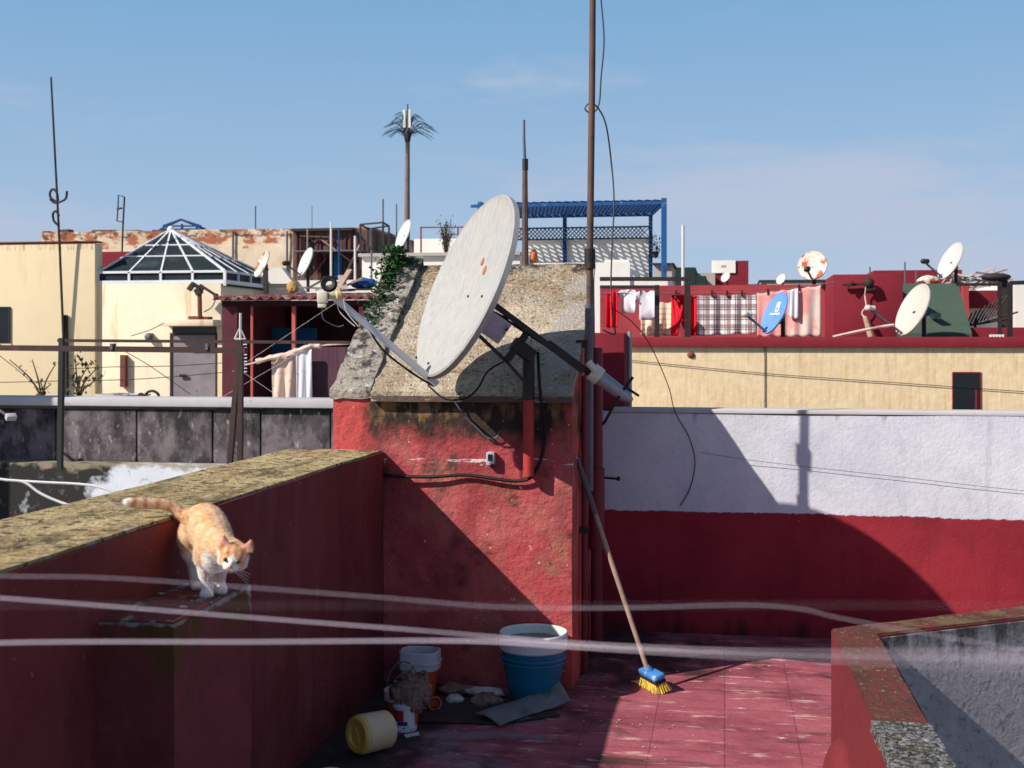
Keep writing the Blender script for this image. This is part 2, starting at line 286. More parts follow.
M['door_grey'] = mat('grey_metal_door', srgb(136, 128, 134), rough=.6, var=.2, vscale=3, layers=[(srgb(60, 54, 56), dict(scale=3, lo=.64, hi=.7, op=.8))])
M['dark_glass'] = mat('dark_glass', srgb(24, 30, 36), rough=.2, var=.2, spec=.5)
M['sky_glass'] = mat('dusty_glazing', srgb(38, 48, 52), rough=.6, var=.3, vscale=1, spec=.12, layers=[(srgb(104, 112, 120), dict(scale=.9, lo=.6, hi=.8, op=.4))])
M['white_frame'] = mat('white_frame_paint', srgb(222, 224, 228), rough=.6, var=.08)
M['frame_dark'] = mat('dark_frame', srgb(54, 44, 42), rough=.7, var=.2)
M['rail_brown'] = mat('dark_brown_rail', srgb(66, 48, 44), rough=.65, var=.25, vscale=8, layers=[(srgb(104, 60, 46), dict(scale=6, lo=.55, hi=.68, op=.6))])
M['rail_green'] = mat('dark_green_rail', srgb(42, 46, 42), rough=.65, var=.25)
M['shack_purple'] = mat('purple_boards', srgb(92, 62, 76), var=.25, vscale=4, layers=[(srgb(54, 34, 44), dict(scale=7, lo=.52, hi=.62, stretch=(3, 1, .1), op=.8))])
M['shack_maroon'] = mat('shack_maroon', srgb(92, 42, 52), var=.25, vscale=2)
M['shack_dark'] = mat('shack_dark_interior', srgb(60, 30, 38), var=.3)
M['corrugated'] = mat('rusted_corrugated_sheet', srgb(126, 66, 64), var=.35, vscale=2, layers=[(srgb(206, 196, 190), dict(scale=4, lo=.55, hi=.62, op=.8)), (srgb(84, 44, 42), dict(scale=4, lo=.56, hi=.68, op=.8))])
M['post_red'] = mat('red_oxide_post', srgb(186, 92, 84), rough=.7, var=.2)
M['timber_grey'] = mat('grey_timber', srgb(104, 86, 78), var=.35, vscale=1.5, layers=[(srgb(40, 32, 30), dict(scale=2.4, lo=.52, hi=.6, stretch=(3, 1, .15), op=.8))])
M['teal'] = mat('teal_tarp', srgb(30, 84, 128), var=.25, vscale=2)
M['blue_paint'] = mat('blue_wood_paint', srgb(24, 84, 146), rough=.6, var=.25, vscale=2, layers=[(srgb(120, 150, 180), dict(scale=3, lo=.6, hi=.68, op=.5)), (srgb(30, 40, 56), dict(scale=5, lo=.6, hi=.68, op=.7))])
M['blue_dark'] = mat('dark_blue_lattice', srgb(22, 62, 112), rough=.7, var=.25, vscale=3)
M['lattice_dark'] = mat('dark_lattice', srgb(48, 52, 66), rough=.7, var=.25, vscale=3)
M['white_beam'] = mat('white_sun_bleached', srgb(230, 226, 220), var=.06)
M['terracotta'] = mat('terracotta', srgb(206, 120, 72), var=.2)
M['green_paint'] = mat('green_roof_paint', srgb(70, 86, 74), var=.1, vscale=1.6, layers=[(srgb(52, 68, 58), dict(scale=3, lo=.66, hi=.8, op=.5))])
M['dark_green_wall'] = mat('dark_green_wall', srgb(34, 52, 52), var=.2)
M['far_grey'] = mat('far_grey_render', srgb(176, 166, 160), var=.12)
M['leaf'] = mat('ivy_leaf', srgb(40, 84, 34), rough=.6, var=.4, vscale=20, layers=[(srgb(82, 124, 50), dict(scale=16, lo=.55, hi=.68, op=.8))])
M['leaf_dark'] = mat('dry_dark_leaf', srgb(56, 70, 40), var=.4, vscale=6)
M['stem'] = mat('brown_stem', srgb(84, 60, 46), var=.3)
M['palm_leaf'] = mat('steel_frond', srgb(58, 78, 96), var=.2)
M['palm_trunk'] = mat('palm_tower_trunk', srgb(132, 112, 106), var=.2, vscale=1)
M['panel_cell'] = mat('cell_panel', srgb(224, 222, 212), var=.05)
M['off_white'] = mat('white_antenna', srgb(212, 206, 208), var=.1)  # plain off-white shared by aerials, poles and a stick
# cloth
M['cloth_white'] = mat('white_cotton', srgb(222, 218, 226), var=.06, vscale=3)
M['cloth_red'] = mat('red_cotton', srgb(206, 24, 44), var=.12, vscale=3)
M['cloth_pink_beige'] = mat('beige_cotton', srgb(216, 190, 176), var=.15, vscale=3, layers=[(srgb(140, 92, 84), dict(scale=3.4, lo=.58, hi=.64, op=.6))])
M['cloth_pink'] = mat('pink_blanket_cloth', srgb(234, 158, 150), var=.1, vscale=2, layers=[(srgb(222, 208, 194), dict(scale=1.5, lo=.5, hi=.62, stretch=(1, 1, .5), op=.9)), (srgb(236, 120, 120), dict(scale=2.5, lo=.56, hi=.66, op=.6))])
def stripes(name, base, bands, fade=.0, kind='obj'):
    """cloth woven with bands: (axis, period, phase, width, colour, strength)"""
    m, nt, b = new_mat(name); c = base
    sp = nt.nodes.new('ShaderNodeSeparateXYZ'); nt.links.new(coord(nt, kind), sp.inputs[0])
    for ax, per, ph, wd, colr, st in bands:
        f = mathn(nt, 'FRACT', mathn(nt, 'MULTIPLY_ADD', sp.outputs[ax], 1/per, ph))
        k = mathn(nt, 'MULTIPLY', mathn(nt, 'LESS_THAN', f, wd), st)
        c = mixc(nt, k, c, colr)
    if isinstance(c, tuple): b.inputs['Base Color'].default_value = c
    else: nt.links.new(c, b.inputs['Base Color'])
    b.inputs['Roughness'].default_value = .9; return m
BR = srgb(96, 44, 50); GY = srgb(120, 110, 120)
M['plaid'] = stripes('brown_plaid', srgb(240, 234, 230), [
    (0, .19, .10, .42, BR, .70), (2, .185, .25, .38, BR, .6), (0, .19, .28, .10, srgb(40, 24, 30), .8), (2, .185, .42, .10, srgb(40, 24, 30), .8),
    (0, .19, .80, .08, GY, .6), (2, .185, .90, .08, GY, .6)])
M['striped_cream'] = stripes('cream_striped_cloth', srgb(236, 214, 190), [(2, .1, 0, .35, srgb(206, 164, 136), .7), (0, .45, .2, .06, srgb(246, 240, 230), .9)])
M['sign_white'] = mat('white_print', srgb(226, 234, 246), var=.02, kind='obj')
M['sill'] = mat('brown_sill', srgb(120, 70, 58), var=.2)
# cat
def cat_fur():
    m, nt, b = new_mat('ginger_fur')
    a = nt.nodes.new('ShaderNodeVertexColor'); a.layer_name = 'fur'
    n = noisen(nt, coord(nt, 'obj', (1, 1, .5)), 150, 4)
    c = mixc(nt, mathn(nt, 'MULTIPLY', maprange(nt, n, .35, .7), .22), a.outputs['Color'], srgb(120, 74, 44))
    nt.links.new(c, b.inputs['Base Color']); b.inputs['Roughness'].default_value = .9; b.inputs['Specular IOR Level'].default_value = .15
    b.inputs['Sheen Weight'].default_value = .3
    bn = nt.nodes.new('ShaderNodeBump'); bn.inputs['Strength'].default_value = .5; bn.inputs['Distance'].default_value = .004
    nt.links.new(noisen(nt, coord(nt, 'obj'), 260, 3), bn.inputs['Height']); nt.links.new(bn.outputs['Normal'], b.inputs['Normal'])
    return m
M['fur'] = cat_fur()
mh, nth, bh = new_mat('fur_hair'); ah = nth.nodes.new('ShaderNodeVertexColor'); ah.layer_name = 'fur'
nth.links.new(ah.outputs['Color'], bh.inputs['Base Color']); bh.inputs['Roughness'].default_value = .8; bh.inputs['Specular IOR Level'].default_value = .2
M['fur_hair'] = mh
M['cat_eye'] = mat('amber_eye', srgb(112, 84, 40), rough=.1, var=.1, kind='obj', spec=.6)
M['pupil'] = mat('black_pupil', srgb(10, 10, 10), rough=.1, var=0, spec=.6)
M['cat_nose'] = mat('pink_nose', srgb(196, 120, 112), rough=.5, var=.1)
M['whisker'] = mat('whisker', srgb(230, 226, 222), rough=.5, var=0)

# ------------------------------------------------------------------ mesh building
class MB:
    def __init__(s): s.bm = bmesh.new()
    def face(s, pts):
        vs = [s.bm.verts.new(p) for p in pts]
        return s.bm.faces.new(vs)
    def box(s, a, b, bevel=0, mtx=None):
        a, b = Vector(a), Vector(b)
        x0, x1 = sorted((a.x, b.x)); y0, y1 = sorted((a.y, b.y)); z0, z1 = sorted((a.z, b.z))
        P = [(x, y, z) for z in (z0, z1) for x, y in ((x0, y0), (x1, y0), (x1, y1), (x0, y1))]
        if mtx: P = [mtx @ Vector(p) for p in P]
        v = [s.bm.verts.new(p) for p in P]
        fs = [s.bm.faces.new([v[i] for i in q]) for q in ((3, 2, 1, 0), (4, 5, 6, 7), (0, 1, 5, 4), (1, 2, 6, 5), (2, 3, 7, 6), (3, 0, 4, 7))]
        if bevel:
            es = list({e for f in fs for e in f.edges})
            bmesh.ops.bevel(s.bm, geom=es, offset=bevel, segments=2, affect='EDGES', profile=.5)
        return s
    def bar(s, p, q, w, h=None, up=(0, 0, 1)):      # square bar from p to q
        p, q = Vector(p), Vector(q); h = h or w
        d = (q-p); L = d.length; d.normalize(); u = Vector(up)
        if abs(d.dot(u)) > .99: u = Vector((0, 1, 0))
        r = d.cross(u).normalized(); u = r.cross(d).normalized()
        m = Matrix((r, d, u)).transposed().to_4x4(); m.translation = p
        return s.box((-w/2, 0, -h/2), (w/2, L, h/2), mtx=m)
    def tube(s, pts, r, seg=8, cap=True):
        pts = [Vector(p) for p in pts]; n = len(pts)
        rs = r if isinstance(r, (list, tuple)) else [r]*n
        rings = []; prev = None
        for i, p in enumerate(pts):
            d = (pts[min(i+1, n-1)]-pts[max(i-1, 0)])
            d.normalize()
            if prev is None:
                a = Vector((0, 0, 1)) if abs(d.z) < .9 else Vector((1, 0, 0))
                u = d.cross(a).normalized()
            else:
                u = (prev-d*prev.dot(d)).normalized()
            prev = u; w = d.cross(u)
            rings.append([s.bm.verts.new(p+(u*math.cos(t)+w*math.sin(t))*rs[i]) for t in (2*math.pi*k/seg for k in range(seg))])
        for a, b in zip(rings, rings[1:]):
            for k in range(seg): s.bm.faces.new((a[k], a[(k+1) % seg], b[(k+1) % seg], b[k]))
        if cap:
            s.bm.faces.new(rings[0][::-1]); s.bm.faces.new(rings[-1])
        return s
    def lathe(s, prof, mtx=None, seg=32, sx=1, sy=1):       # prof: (r, z) pairs; r = 0 closes
        mtx = mtx or Matrix(); rings = []
        for r, z in prof:
            if r <= 1e-6: rings.append([s.bm.verts.new(mtx @ Vector((0, 0, z)))])
            else: rings.append([s.bm.verts.new(mtx @ Vector((r*math.cos(t)*sx, r*math.sin(t)*sy, z))) for t in (2*math.pi*k/seg for k in range(seg))])
        for a, b in zip(rings, rings[1:]):
            for k in range(seg):
                k2 = (k+1) % seg
                if len(a) == 1 and len(b) == 1: continue
                if len(a) == 1: s.bm.faces.new((a[0], b[k], b[k2])[::-1])
                elif len(b) == 1: s.bm.faces.new((a[k], a[k2], b[0]))
                else: s.bm.faces.new((a[k], a[k2], b[k2], b[k]))
        return s
    def prism(s, poly, h, axis='z', off=0):                 # extrude a polygon
        def P(a, b, c): return {'z': (a, b, c), 'x': (c, a, b), 'y': (a, c, b)}[axis]
        lo = [s.bm.verts.new(P(a, b, off)) for a, b in poly]; hi = [s.bm.verts.new(P(a, b, off+h)) for a, b in poly]
        n = len(poly); s.bm.faces.new(lo[::-1]); s.bm.faces.new(hi)
        for i in range(n): s.bm.faces.new((lo[i], lo[(i+1) % n], hi[(i+1) % n], hi[i]))
        return s
    def ball(s, c, r, sub=2):
        r = r if isinstance(r, (tuple, list)) else (r, r, r)
        m = Matrix.Translation(Vector(c)) @ Matrix.Diagonal((*r, 1))
        bmesh.ops.create_icosphere(s.bm, subdivisions=sub, radius=1, matrix=m); return s
    def grid(s, fn, nu, nv):
        v = [[s.bm.verts.new(fn(i/nu, j/nv)) for i in range(nu+1)] for j in range(nv+1)]
        for j in range(nv):
            for i in range(nu): s.bm.faces.new((v[j][i], v[j][i+1], v[j+1][i+1], v[j+1][i]))
        return s
    def rough(s, amp, scale=3, cut=.1, bevel=0):
        if bevel:
            es = [e for e in s.bm.edges if len(e.link_faces) == 2 and e.calc_face_angle(0) > .3]
            bmesh.ops.bevel(s.bm, geom=es, offset=bevel, segments=2, affect='EDGES', profile=.5)
        for _ in range(5):
            es = [e for e in s.bm.edges if e.calc_length() > cut]
            if not es or len(s.bm.verts) > 14000: break
            bmesh.ops.subdivide_edges(s.bm, edges=es, cuts=1, use_grid_fill=True)
        bmesh.ops.triangulate(s.bm, faces=[f for f in s.bm.faces if len(f.verts) > 4])
        s.bm.normal_update()
        mv = {}
        for v in s.bm.verts:
            n = mnoise.noise(v.co*scale)+.5*mnoise.noise(v.co*scale*3.1)
            mv[v] = v.normal*n*amp
        for v, d in mv.items(): v.co += d
        return s
    def mesh(s, name, mt, shift, smooth):
        bmesh.ops.recalc_face_normals(s.bm, faces=s.bm.faces)
        me = bpy.data.meshes.new(name)
        if shift.length: bmesh.ops.translate(s.bm, verts=s.bm.verts, vec=-shift)
        s.bm.to_mesh(me); s.bm.free()
        for m in (mt if isinstance(mt, (list, tuple)) else [mt]): me.materials.append(m)
        if smooth:
            me.polygons.foreach_set('use_smooth', [True]*len(me.polygons))
            if smooth != 'all': me.set_sharp_from_angle(angle=math.radians(38))
        return me
ORG = {}
def thing(name, label, cat, loc, group=None):
    o = bpy.data.objects.new(name, None); COL.objects.link(o)
    o.location = loc; o.empty_display_size = .1; ORG[o] = Vector(loc)
    o['label'] = label; o['category'] = cat
    if group: o['group'] = group
    return o
def part(name, mb, mt, parent, smooth=True, label=None):
    org = ORG[parent]
    me = mb.mesh(name, mt, org, smooth)
    o = bpy.data.objects.new(name, me); COL.objects.link(o); o.parent = parent; ORG[o] = org
    if label: o['label'] = label
    return o
def single(name, mb, mt, label, cat, group=None, smooth=True, kind=None):
    xs = [v.co for v in mb.bm.verts]
    lo = Vector((min(v.x for v in xs), min(v.y for v in xs), min(v.z for v in xs))); hi = Vector((max(v.x for v in xs), max(v.y for v in xs), max(v.z for v in xs)))
    org = Vector(((lo.x+hi.x)/2, (lo.y+hi.y)/2, lo.z))
    me = mb.mesh(name, mt, org, smooth)
    o = bpy.data.objects.new(name, me); COL.objects.link(o); o.location = org; ORG[o] = org
    if label: o['label'] = label
    if cat: o['category'] = cat
    if group: o['group'] = group
    if kind: o['kind'] = kind
    return o
def structure(name, mb, mt, smooth=False):
    return single(name, mb, mt, None, None, None, smooth, 'structure')
def smoothpath(pts, n=6):
    pts = [Vector(p) for p in pts]; out = []
    for i in range(len(pts)-1):
        p0, p1, p2, p3 = pts[max(i-1, 0)], pts[i], pts[i+1], pts[min(i+2, len(pts)-1)]
        for k in range(n):
            t = k/n
            out.append(.5*((2*p1)+(p2-p0)*t+(2*p0-5*p1+4*p2-p3)*t*t+(3*p1-p0-3*p2+p3)*t**3))
    out.append(pts[-1]); return out
def frame_from(c, n, up=(0, 0, 1)):          # matrix whose local z is n, local y near up
    n = Vector(n).normalized(); u = Vector(up); u = (u-n*u.dot(n)).normalized(); r = u.cross(n)
    m = Matrix((r, u, n)).transposed().to_4x4(); m.translation = Vector(c); return m

GROUND = -4.0
# ------------------------------------------------------------------ SETTING
structure('ground', MB().box((-1500, -1500, GROUND-.5), (1500, 1500, GROUND)), M['ground'])
# red terrace floor: stops at the light well right of the low parapet
fl = MB().prism([(-2.3, -3), (.56, -3), (.56, 5.1), (1.3, 5.62), (6, 8.7), (6, 9), (-2.3, 9)], .3, 'z', -.3)
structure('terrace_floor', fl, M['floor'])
structure('light_well_floor', MB().box((.3, -3, -1.9), (6, 8, -1.7)), M['grey_roof'])

# left parapet
XI, XO, ZW = -1.636, -2.12, 1.118
t = thing('parapet_wall', 'long red terrace wall with moss covered top that the cat walks beside', 'wall', (-1.88, 2.4, 0))
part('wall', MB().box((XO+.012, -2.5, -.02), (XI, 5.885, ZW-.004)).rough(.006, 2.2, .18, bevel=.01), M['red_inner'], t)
part('wall_top', MB().box((XO+.004, -2.5, ZW-.05), (XI-.012, 5.888, ZW+.006)).rough(.005, 6, .10), M['moss_top'], t)
# pier
t = thing('pier', 'low red plaster pier with worn top against the parapet, under the cat', 'pier', (-1.51, 3.32, 0))
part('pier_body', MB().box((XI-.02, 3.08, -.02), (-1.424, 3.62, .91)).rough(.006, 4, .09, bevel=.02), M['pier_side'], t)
part('pier_top', MB().box((XI-.018, 3.09, .88), (-1.430, 3.612, .915)).rough(.003, 8, .06, bevel=.005), M['pier_top'], t)

# stair head with sloped concrete roof
BX0, BX1, BY0, BY1, ZF, ZB = -1.89, -.715, 5.89, 6.95, 1.375, 2.04
t = thing('stair_head', 'red stained rooftop block with sloping rough concrete roof behind the big dish', 'rooftop block', (-1.29, 6.4, 0))
part('wall', MB().prism([(BY0, -.02), (BY1, -.02), (BY1, ZB), (BY0, ZF)], BX1-BX0, 'x', BX0).rough(.008, 3, .09, bevel=.02), M['red_block'], t)
sl = (ZB-ZF)/(BY1-BY0)
def roofz(y): return ZF+sl*(y-BY0)
part('roof', MB().prism([(BY0-.012, ZF+.004), (BY1+.02, ZB+.024), (BY1+.02, ZB+.05), (BY0-.012, ZF+.034)], BX1-BX0+.0, 'x', BX0+.004).rough(.006, 6, .06), M['concrete_roof'], t)
part('roof_lip', MB().box((BX0+.2, BY0-.045, ZF-.012), (BX1+.006, BY0+.02, ZF+.014)).rough(.004, 9, .08, bevel=.006), M['lip'], t)
kb = MB().prism([(BY0-.012, ZF-.0), (BY1+.03, ZB+.02), (BY1+.03, ZB+.10), (BY0+.45, roofz(BY0+.45)+.075), (BY0-.012, ZF+.042)], .20, 'x', BX0-.012)
part('roof_kerb', kb.rough(.012, 10, .035, bevel=.02), M['kerb'], t)
# ivy on the kerb
iv = MB()
for i in range(620):
    u = random.random()**1.5; y = BY1-.02-u*.62; c = Vector((BX0+.03+random.gauss(0, .040), y, roofz(y)+.085+abs(random.gauss(0, .024))*(1.5-u)))
    s = random.uniform(.008, .019)*(1.15-.5*u)
    m = Matrix.Translation(c) @ Matrix.Rotation(random.uniform(0, 6.28), 4, 'Z') @ Matrix.Rotation(random.uniform(-.4, 1.2), 4, 'X')
    iv.face([m @ Vector(p) for p in ((0, -s, 0), (s*.8, -.1*s, .2*s), (.25*s, .5*s, 0), (0, 1.3*s, -.1*s), (-.25*s, .5*s, 0), (-s*.8, -.1*s, .2*s))])
for i in range(110):
    c = Vector((BX0+.05+random.gauss(0, .032), BY1-.04-random.random()*.1, ZB+.08+random.random()*.07)); s = random.uniform(.010, .022)
    m = Matrix.Translation(c) @ Matrix.Rotation(random.uniform(0, 6.28), 4, 'Z') @ Matrix.Rotation(random.uniform(-.4, 1.4), 4, 'X')
    iv.face([m @ Vector(p) for p in ((0, -s, 0), (s*.8, -.1*s, .2*s), (.25*s, .5*s, 0), (0, 1.3*s, -.1*s), (-.25*s, .5*s, 0), (-s*.8, -.1*s, .2*s))])
single('ivy', iv, M['leaf'], 'green ivy clump spilling down the kerb of the concrete roof', 'plant', smooth=False)

# back wall
YB = 7.15
t = thing('boundary_wall', 'terrace back wall painted white above and dark red below', 'wall', (2, YB+.1, 0))
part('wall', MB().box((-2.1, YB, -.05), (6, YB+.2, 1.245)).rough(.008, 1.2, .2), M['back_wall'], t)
part('coping', MB().box((-.64, YB-.006, 1.247), (6, YB+.21, 1.27), bevel=.004), M['coping_white'], t)
# maroon pillar and grey drain behind its left end
p0 = at(598, 333, 7.55); p1 = at(627, 333, 7.55)
single('maroon_pillar', MB().box((p0.x-.2, 7.38, GROUND), (p1.x, 7.8, p1.z), bevel=.01), M['maroon'], 'plain maroon pillar between the sloping roof and the tan wall', 'pillar')
single('drain_strip', MB().tube([(p1.x+.02, 7.5, 1.2), (p1.x+.02, 7.5, p1.z+.01)], .014, 10), M['grey_metal'], 'thin grey vertical pipe at the edge of the maroon pillar', 'pipe')

# low parapet at the right: near arm and diagonal far arm
A = [(.418, 5.14), (.442, 3.91), (.455, 3.0), (.62, 3.0), (.604, 3.44), (.591, 5.07), (1.228, 5.488), (2.6, 6.39), (2.5, 6.54), (1.28, 5.72)]
t = thing('low_parapet', 'low red parapet bending round a stucco light well at right', 'wall', (.6, 5.0, 0))
def inset(poly, k): return poly
lp = MB().prism(A, 2.218, 'z', -1.72)
part('wall', lp.rough(.003, 3, .16), M['low_red'], t)
part('parapet_top', MB().prism([(.4215, 5.135), (.4445, 3.9), (.601, 3.9), (.588, 5.076), (1.225, 5.494), (2.6, 6.395), (2.5, 6.535), (1.282, 5.714)], .03, 'z', .476).rough(.003, 8, .06), M['low_top'], t)
part('lichen_cap', MB().prism([(.434, 3.895), (.45, 3.0), (.622, 3.0), (.607, 3.895)], .034, 'z', .476).rough(.006, 12, .05, bevel=.008), M['lichen'], t, label='grey lichen speckled end of the parapet top')
st = MB()
st.prism([(.596, 5.069), (1.231, 5.486), (2.605, 6.386), (2.612, 6.376), (1.238, 5.474), (.606, 5.058)], 2.192, 'z', -1.70)
st.prism([(.5945, 5.067), (.6075, 3.44), (.6235, 3.0), (.632, 3.0), (.617, 3.44), (.604, 5.060)], 2.19, 'z', -1.701)
part('stucco', st, M['lilac'], t)
part('plaster_bulge', MB().ball((.425, 4.62, .03), (.085, .2, .2), 3).rough(.006, 6, .1), M['low_red'], t)

# ------------------------------------------------------------------ BIG DISH
dc = W(466, 286, 5.74); n = (-.858*RT+.376*UP+.35*(-FW)).normalized()
m = frame_from(dc, n)
u_ = m.to_3x3() @ Vector((0, 1, 0)); w_ = m.to_3x3() @ Vector((1, 0, 0))
R = .441
t = thing('satellite_dish', 'big white weathered satellite dish on a red pole by the concrete roof', 'satellite dish', W(528, 475, 5.93))
def shell(mtx, R, depth, th, seg=64, rings=14):
    k = depth/(R*R); pr = [(0, 0)]+[(R*i/rings, k*(R*i/rings)**2) for i in range(1, rings+1)]
    back = [(r, z-th) for r, z in reversed(pr[1:])]
    return MB().lathe(pr+[(R+.004, depth+.003), (R+.012, depth-.004), (R+.012, depth-.03), (R, depth-.032)]+back[1:]+[(0, -th)], mtx, seg)
md = m @ Matrix.Translation((0, 0, -.03))
part('reflector', shell(md, R, .045, .012), M['dish_white'], t)
def ondish(px, py):             # point on the reflector seen at that place
    o = CAM; d = (W(px, py, 1)-CAM).normalized()
    k = ((dc+n*0.0)-o).dot(n)/d.dot(n); p = o+d*k
    loc = md.inverted() @ p; rr = math.hypot(loc.x, loc.y); return md @ Vector((loc.x, loc.y, .045/(R*R)*rr*rr+.002))
def spot(px, py, r):
    c = ondish(px, py); part('rust_mark', MB().lathe([(0, .0015), (r, .0015), (r, -.002)], frame_from(c, n), 14, 1, 1.15), M['rust_spot'], t)
spot(478, 259.5, .017); spot(480, 268, .019)

for q in ((463, 294), (479, 295), (420, 359), (430, 364)): part('bolt', MB().lathe([(0, .004), (.006, .004), (.006, -.004)], frame_from(ondish(*q), n), 8), M['black_metal'], t)
# feed arm
foc = dc+n*.56-u_*.285; a0 = dc-u_*.455+n*.005-w_*.01
a_dir = (foc-a0).normalized()
part('feed_arm', MB().bar(a0-a_dir*.05, foc+a_dir*.01, .016, .03, up=n), M['arm_silver'], t)
part('arm_bolt', MB().lathe([(0, .012), (.007, .012), (.007, -.012), (0, -.012)], frame_from(a0, -FW), 10), M['black_metal'], t)
part('arm_wire', MB().tube(smoothpath([a0-a_dir*.03-UP*.02, a0+a_dir*.12-UP*.045, a0+a_dir*.28-UP*.05, a0+a_dir*.36-UP*.012]), .005, 6), M['black_rubber'], t)
to = (dc-foc).normalized()
k_ = Matrix.Scale(.62, 4)
part('lnb_horn', MB().lathe([(0, -.03), (.022, -.03), (.022, .02), (.036, .028), (.036, .055), (.03, .06), (0, .056)], frame_from(foc, to) @ k_, 20), M['lnb_cap'], t)
bx = frame_from(foc-to*.036, -FW) @ k_
part('lnb_body', MB().box((-.05, -.05, -.03), (.025, .035, .03), bevel=.008, mtx=bx).box((-.045, -.082, -.022), (.012, -.048, .022), bevel=.005, mtx=bx), M['lnb'], t)
part('lnb_lead', MB().tube(smoothpath([foc-to*.045-UP*.045, foc-to*.04-UP*.10, foc+RT*.02-UP*.135, foc+RT*.05-UP*.13]), .003, 6), M['grey_cable'], t)
for k, (a_, b_) in enumerate(((.02, .10), (.05, .115))):
    part('lnb_string', MB().tube(smoothpath([foc+RT*a_-UP*.01, foc+RT*(a_+.012)-UP*.07, foc+RT*b_-UP*.135]), .0022, 5), M['white_cable'], t)
# mount
D0 = 5.93
pole_b, pole_t = W(528.5, 476, 5.90), W(528.5, 352, 5.90)
part('pole', MB().tube([pole_b, W(528.5, 398, 5.90)], .026, 16), M['red_pipe'], t)
part('pole_sleeve', MB().tube([W(528.5, 400, 5.90), pole_t], .029, 16), M['black_metal'], t)
for py in (470, 415): part('wall_clamp', MB().box(W(528, py, 5.90)+Vector((-.02, 0, -.015)), W(528, py, 5.90)+Vector((.02, .1, .015))), M['black_metal'], t)
br = MB()
br.bar(W(532, 357, 5.88), W(514, 343, 5.84), .05, .06); br.bar(W(507, 360, 5.84), W(527, 333, 5.84), .05, .035)
br.bar(W(484, 297, 5.76), W(583, 371, 5.86), .022, .026); br.bar(W(500, 316, 5.80), W(553, 350, 5.85), .012, .012)
br.bar(W(470, 327, 5.74), W(506, 361, 5.83), .014, .014); br.bar(W(506, 361, 5.83), W(524, 381, 5.87), .012, .012)
br.bar(W(476, 304, 5.76), W(508, 320, 5.81), .016, .016)
part('bracket', br, M['black_metal'], t)
mm = Matrix.Translation(W(493, 326, 5.79)) @ frame_from((0, 0, 0), -FW, (n+.55*UP)).to_3x3().to_4x4() @ Matrix.Rotation(math.radians(12), 4, 'Z')
part('motor_box', MB().box((-.055, -.068, -.05), (.055, .068, .05), bevel=.006, mtx=mm), M['motor'], t)
part('actuator_rod', MB().tube([W(548, 342, 5.84), W(590, 373, 5.87)], .014, 12), M['black_metal'], t)
part('actuator_motor', MB().tube([W(596, 375, 5.88), W(606, 382, 5.88), W(625, 396, 5.88), W(632, 401, 5.88)], [.036, .035, .030, .012], 16), M['grey_metal'], t)
part('actuator_band', MB().tube([W(591.5, 371, 5.88), W(600, 377.5, 5.88)], .043, 16).tube([W(588, 362, 5.84), W(596, 371, 5.84)], .018, 10), M['lnb'], t)
part('actuator_cable', MB().tube(smoothpath([W(633, 377, 5.86), W(618, 398, 5.86), W(607, 418, 5.86), W(603, 424, 5.88)]), .007, 8).tube([W(627, 388, 5.87), W(639, 396, 5.87)], .006, 8), M['black_rubber'], t)
# cables on the block front
single('black_cable', MB().tube(smoothpath([at(384, 474, 5.87), at(392, 476, 5.86), at(430, 477, 5.86), at(465, 475, 5.865), at(495, 479, 5.86), at(520, 481, 5.86), at(533, 475, 5.86), at(542, 455, 5.86), at(545, 430, 5.86), at(541, 400, 5.83), at(539, 375, 5.83), at(538, 352, 5.86)]), .008, 8), M['black_rubber'], 'black cable running along the red wall then up beside the dish pole', 'cable')
single('thin_lead', MB().tube(smoothpath([W(505, 361, 5.92), W(488, 371, 5.9), W(478, 388, 5.86), W(466, 398, 5.83), W(450, 400, 5.83), W(440, 396, 5.84), W(428, 385, 5.9)]), .0045, 6), M['black_rubber'], 'thin black wire sagging from the dish bracket over the roof edge', 'cable')
single('looped_lead', MB().tube(smoothpath([at(455, 402, 5.85), at(464, 415, 5.86), at(476, 427, 5.865), at(488, 438, 5.865), at(497, 437, 5.865), at(499, 431, 5.865)]), .004, 6), M['dull_metal'], 'thin grey wire curl hanging on the stained red wall', 'cable')
t = thing('wall_socket', 'small grey broken socket on the red wall', 'socket', at(491, 466, 5.88))
c = at(491, 458, 5.875)
part('cover', MB().box(c+Vector((-.02, -.025, -.035)), c+Vector((.02, .02, .03)), bevel=.006), M['motor'], t)
part('hole', MB().box(c+Vector((-.010, -.029, -.01)), c+Vector((.010, -.022, .02))), M['dark_hole'], t)

# ------------------------------------------------------------------ MAST and pipes at the right side of the block
MX, MY = -.672, 6.28
t = thing('mast', 'tall rusty pole mast fixed beside the concrete roof, cut by the frame top', 'mast', (MX, MY, .9))
part('pole', MB().tube([(MX, MY, 1.45), (MX, MY, 2.05), (MX+.012, MY, 3.0), (MX+.02, MY, 4.2)], [.0175, .0175, .0165, .0155], 14), M['rust_pole'], t)
part('sleeve', MB().tube([(MX, MY, 2.02), (MX, MY, 2.12)], .028, 14), M['black_metal'], t)
part('lower_sleeve', MB().tube([(MX-.004, MY, .9), (MX-.004, MY, 1.84)], .0215, 14), M['dull_metal'], t)
for z in (1.2, 1.62): part('wall_bracket', MB().box((-.74, MY-.02, z), (MX, MY+.02, z+.04)), M['black_metal'], t)
mc = [(601, 0), (604, 40), (601, 78), (599, 104), (592, 113), (585, 109), (590, 103), (598, 108), (606, 125), (611, 160), (614, 200), (612, 250), (611, 285), (613, 320), (615, 334), (603, 330)]
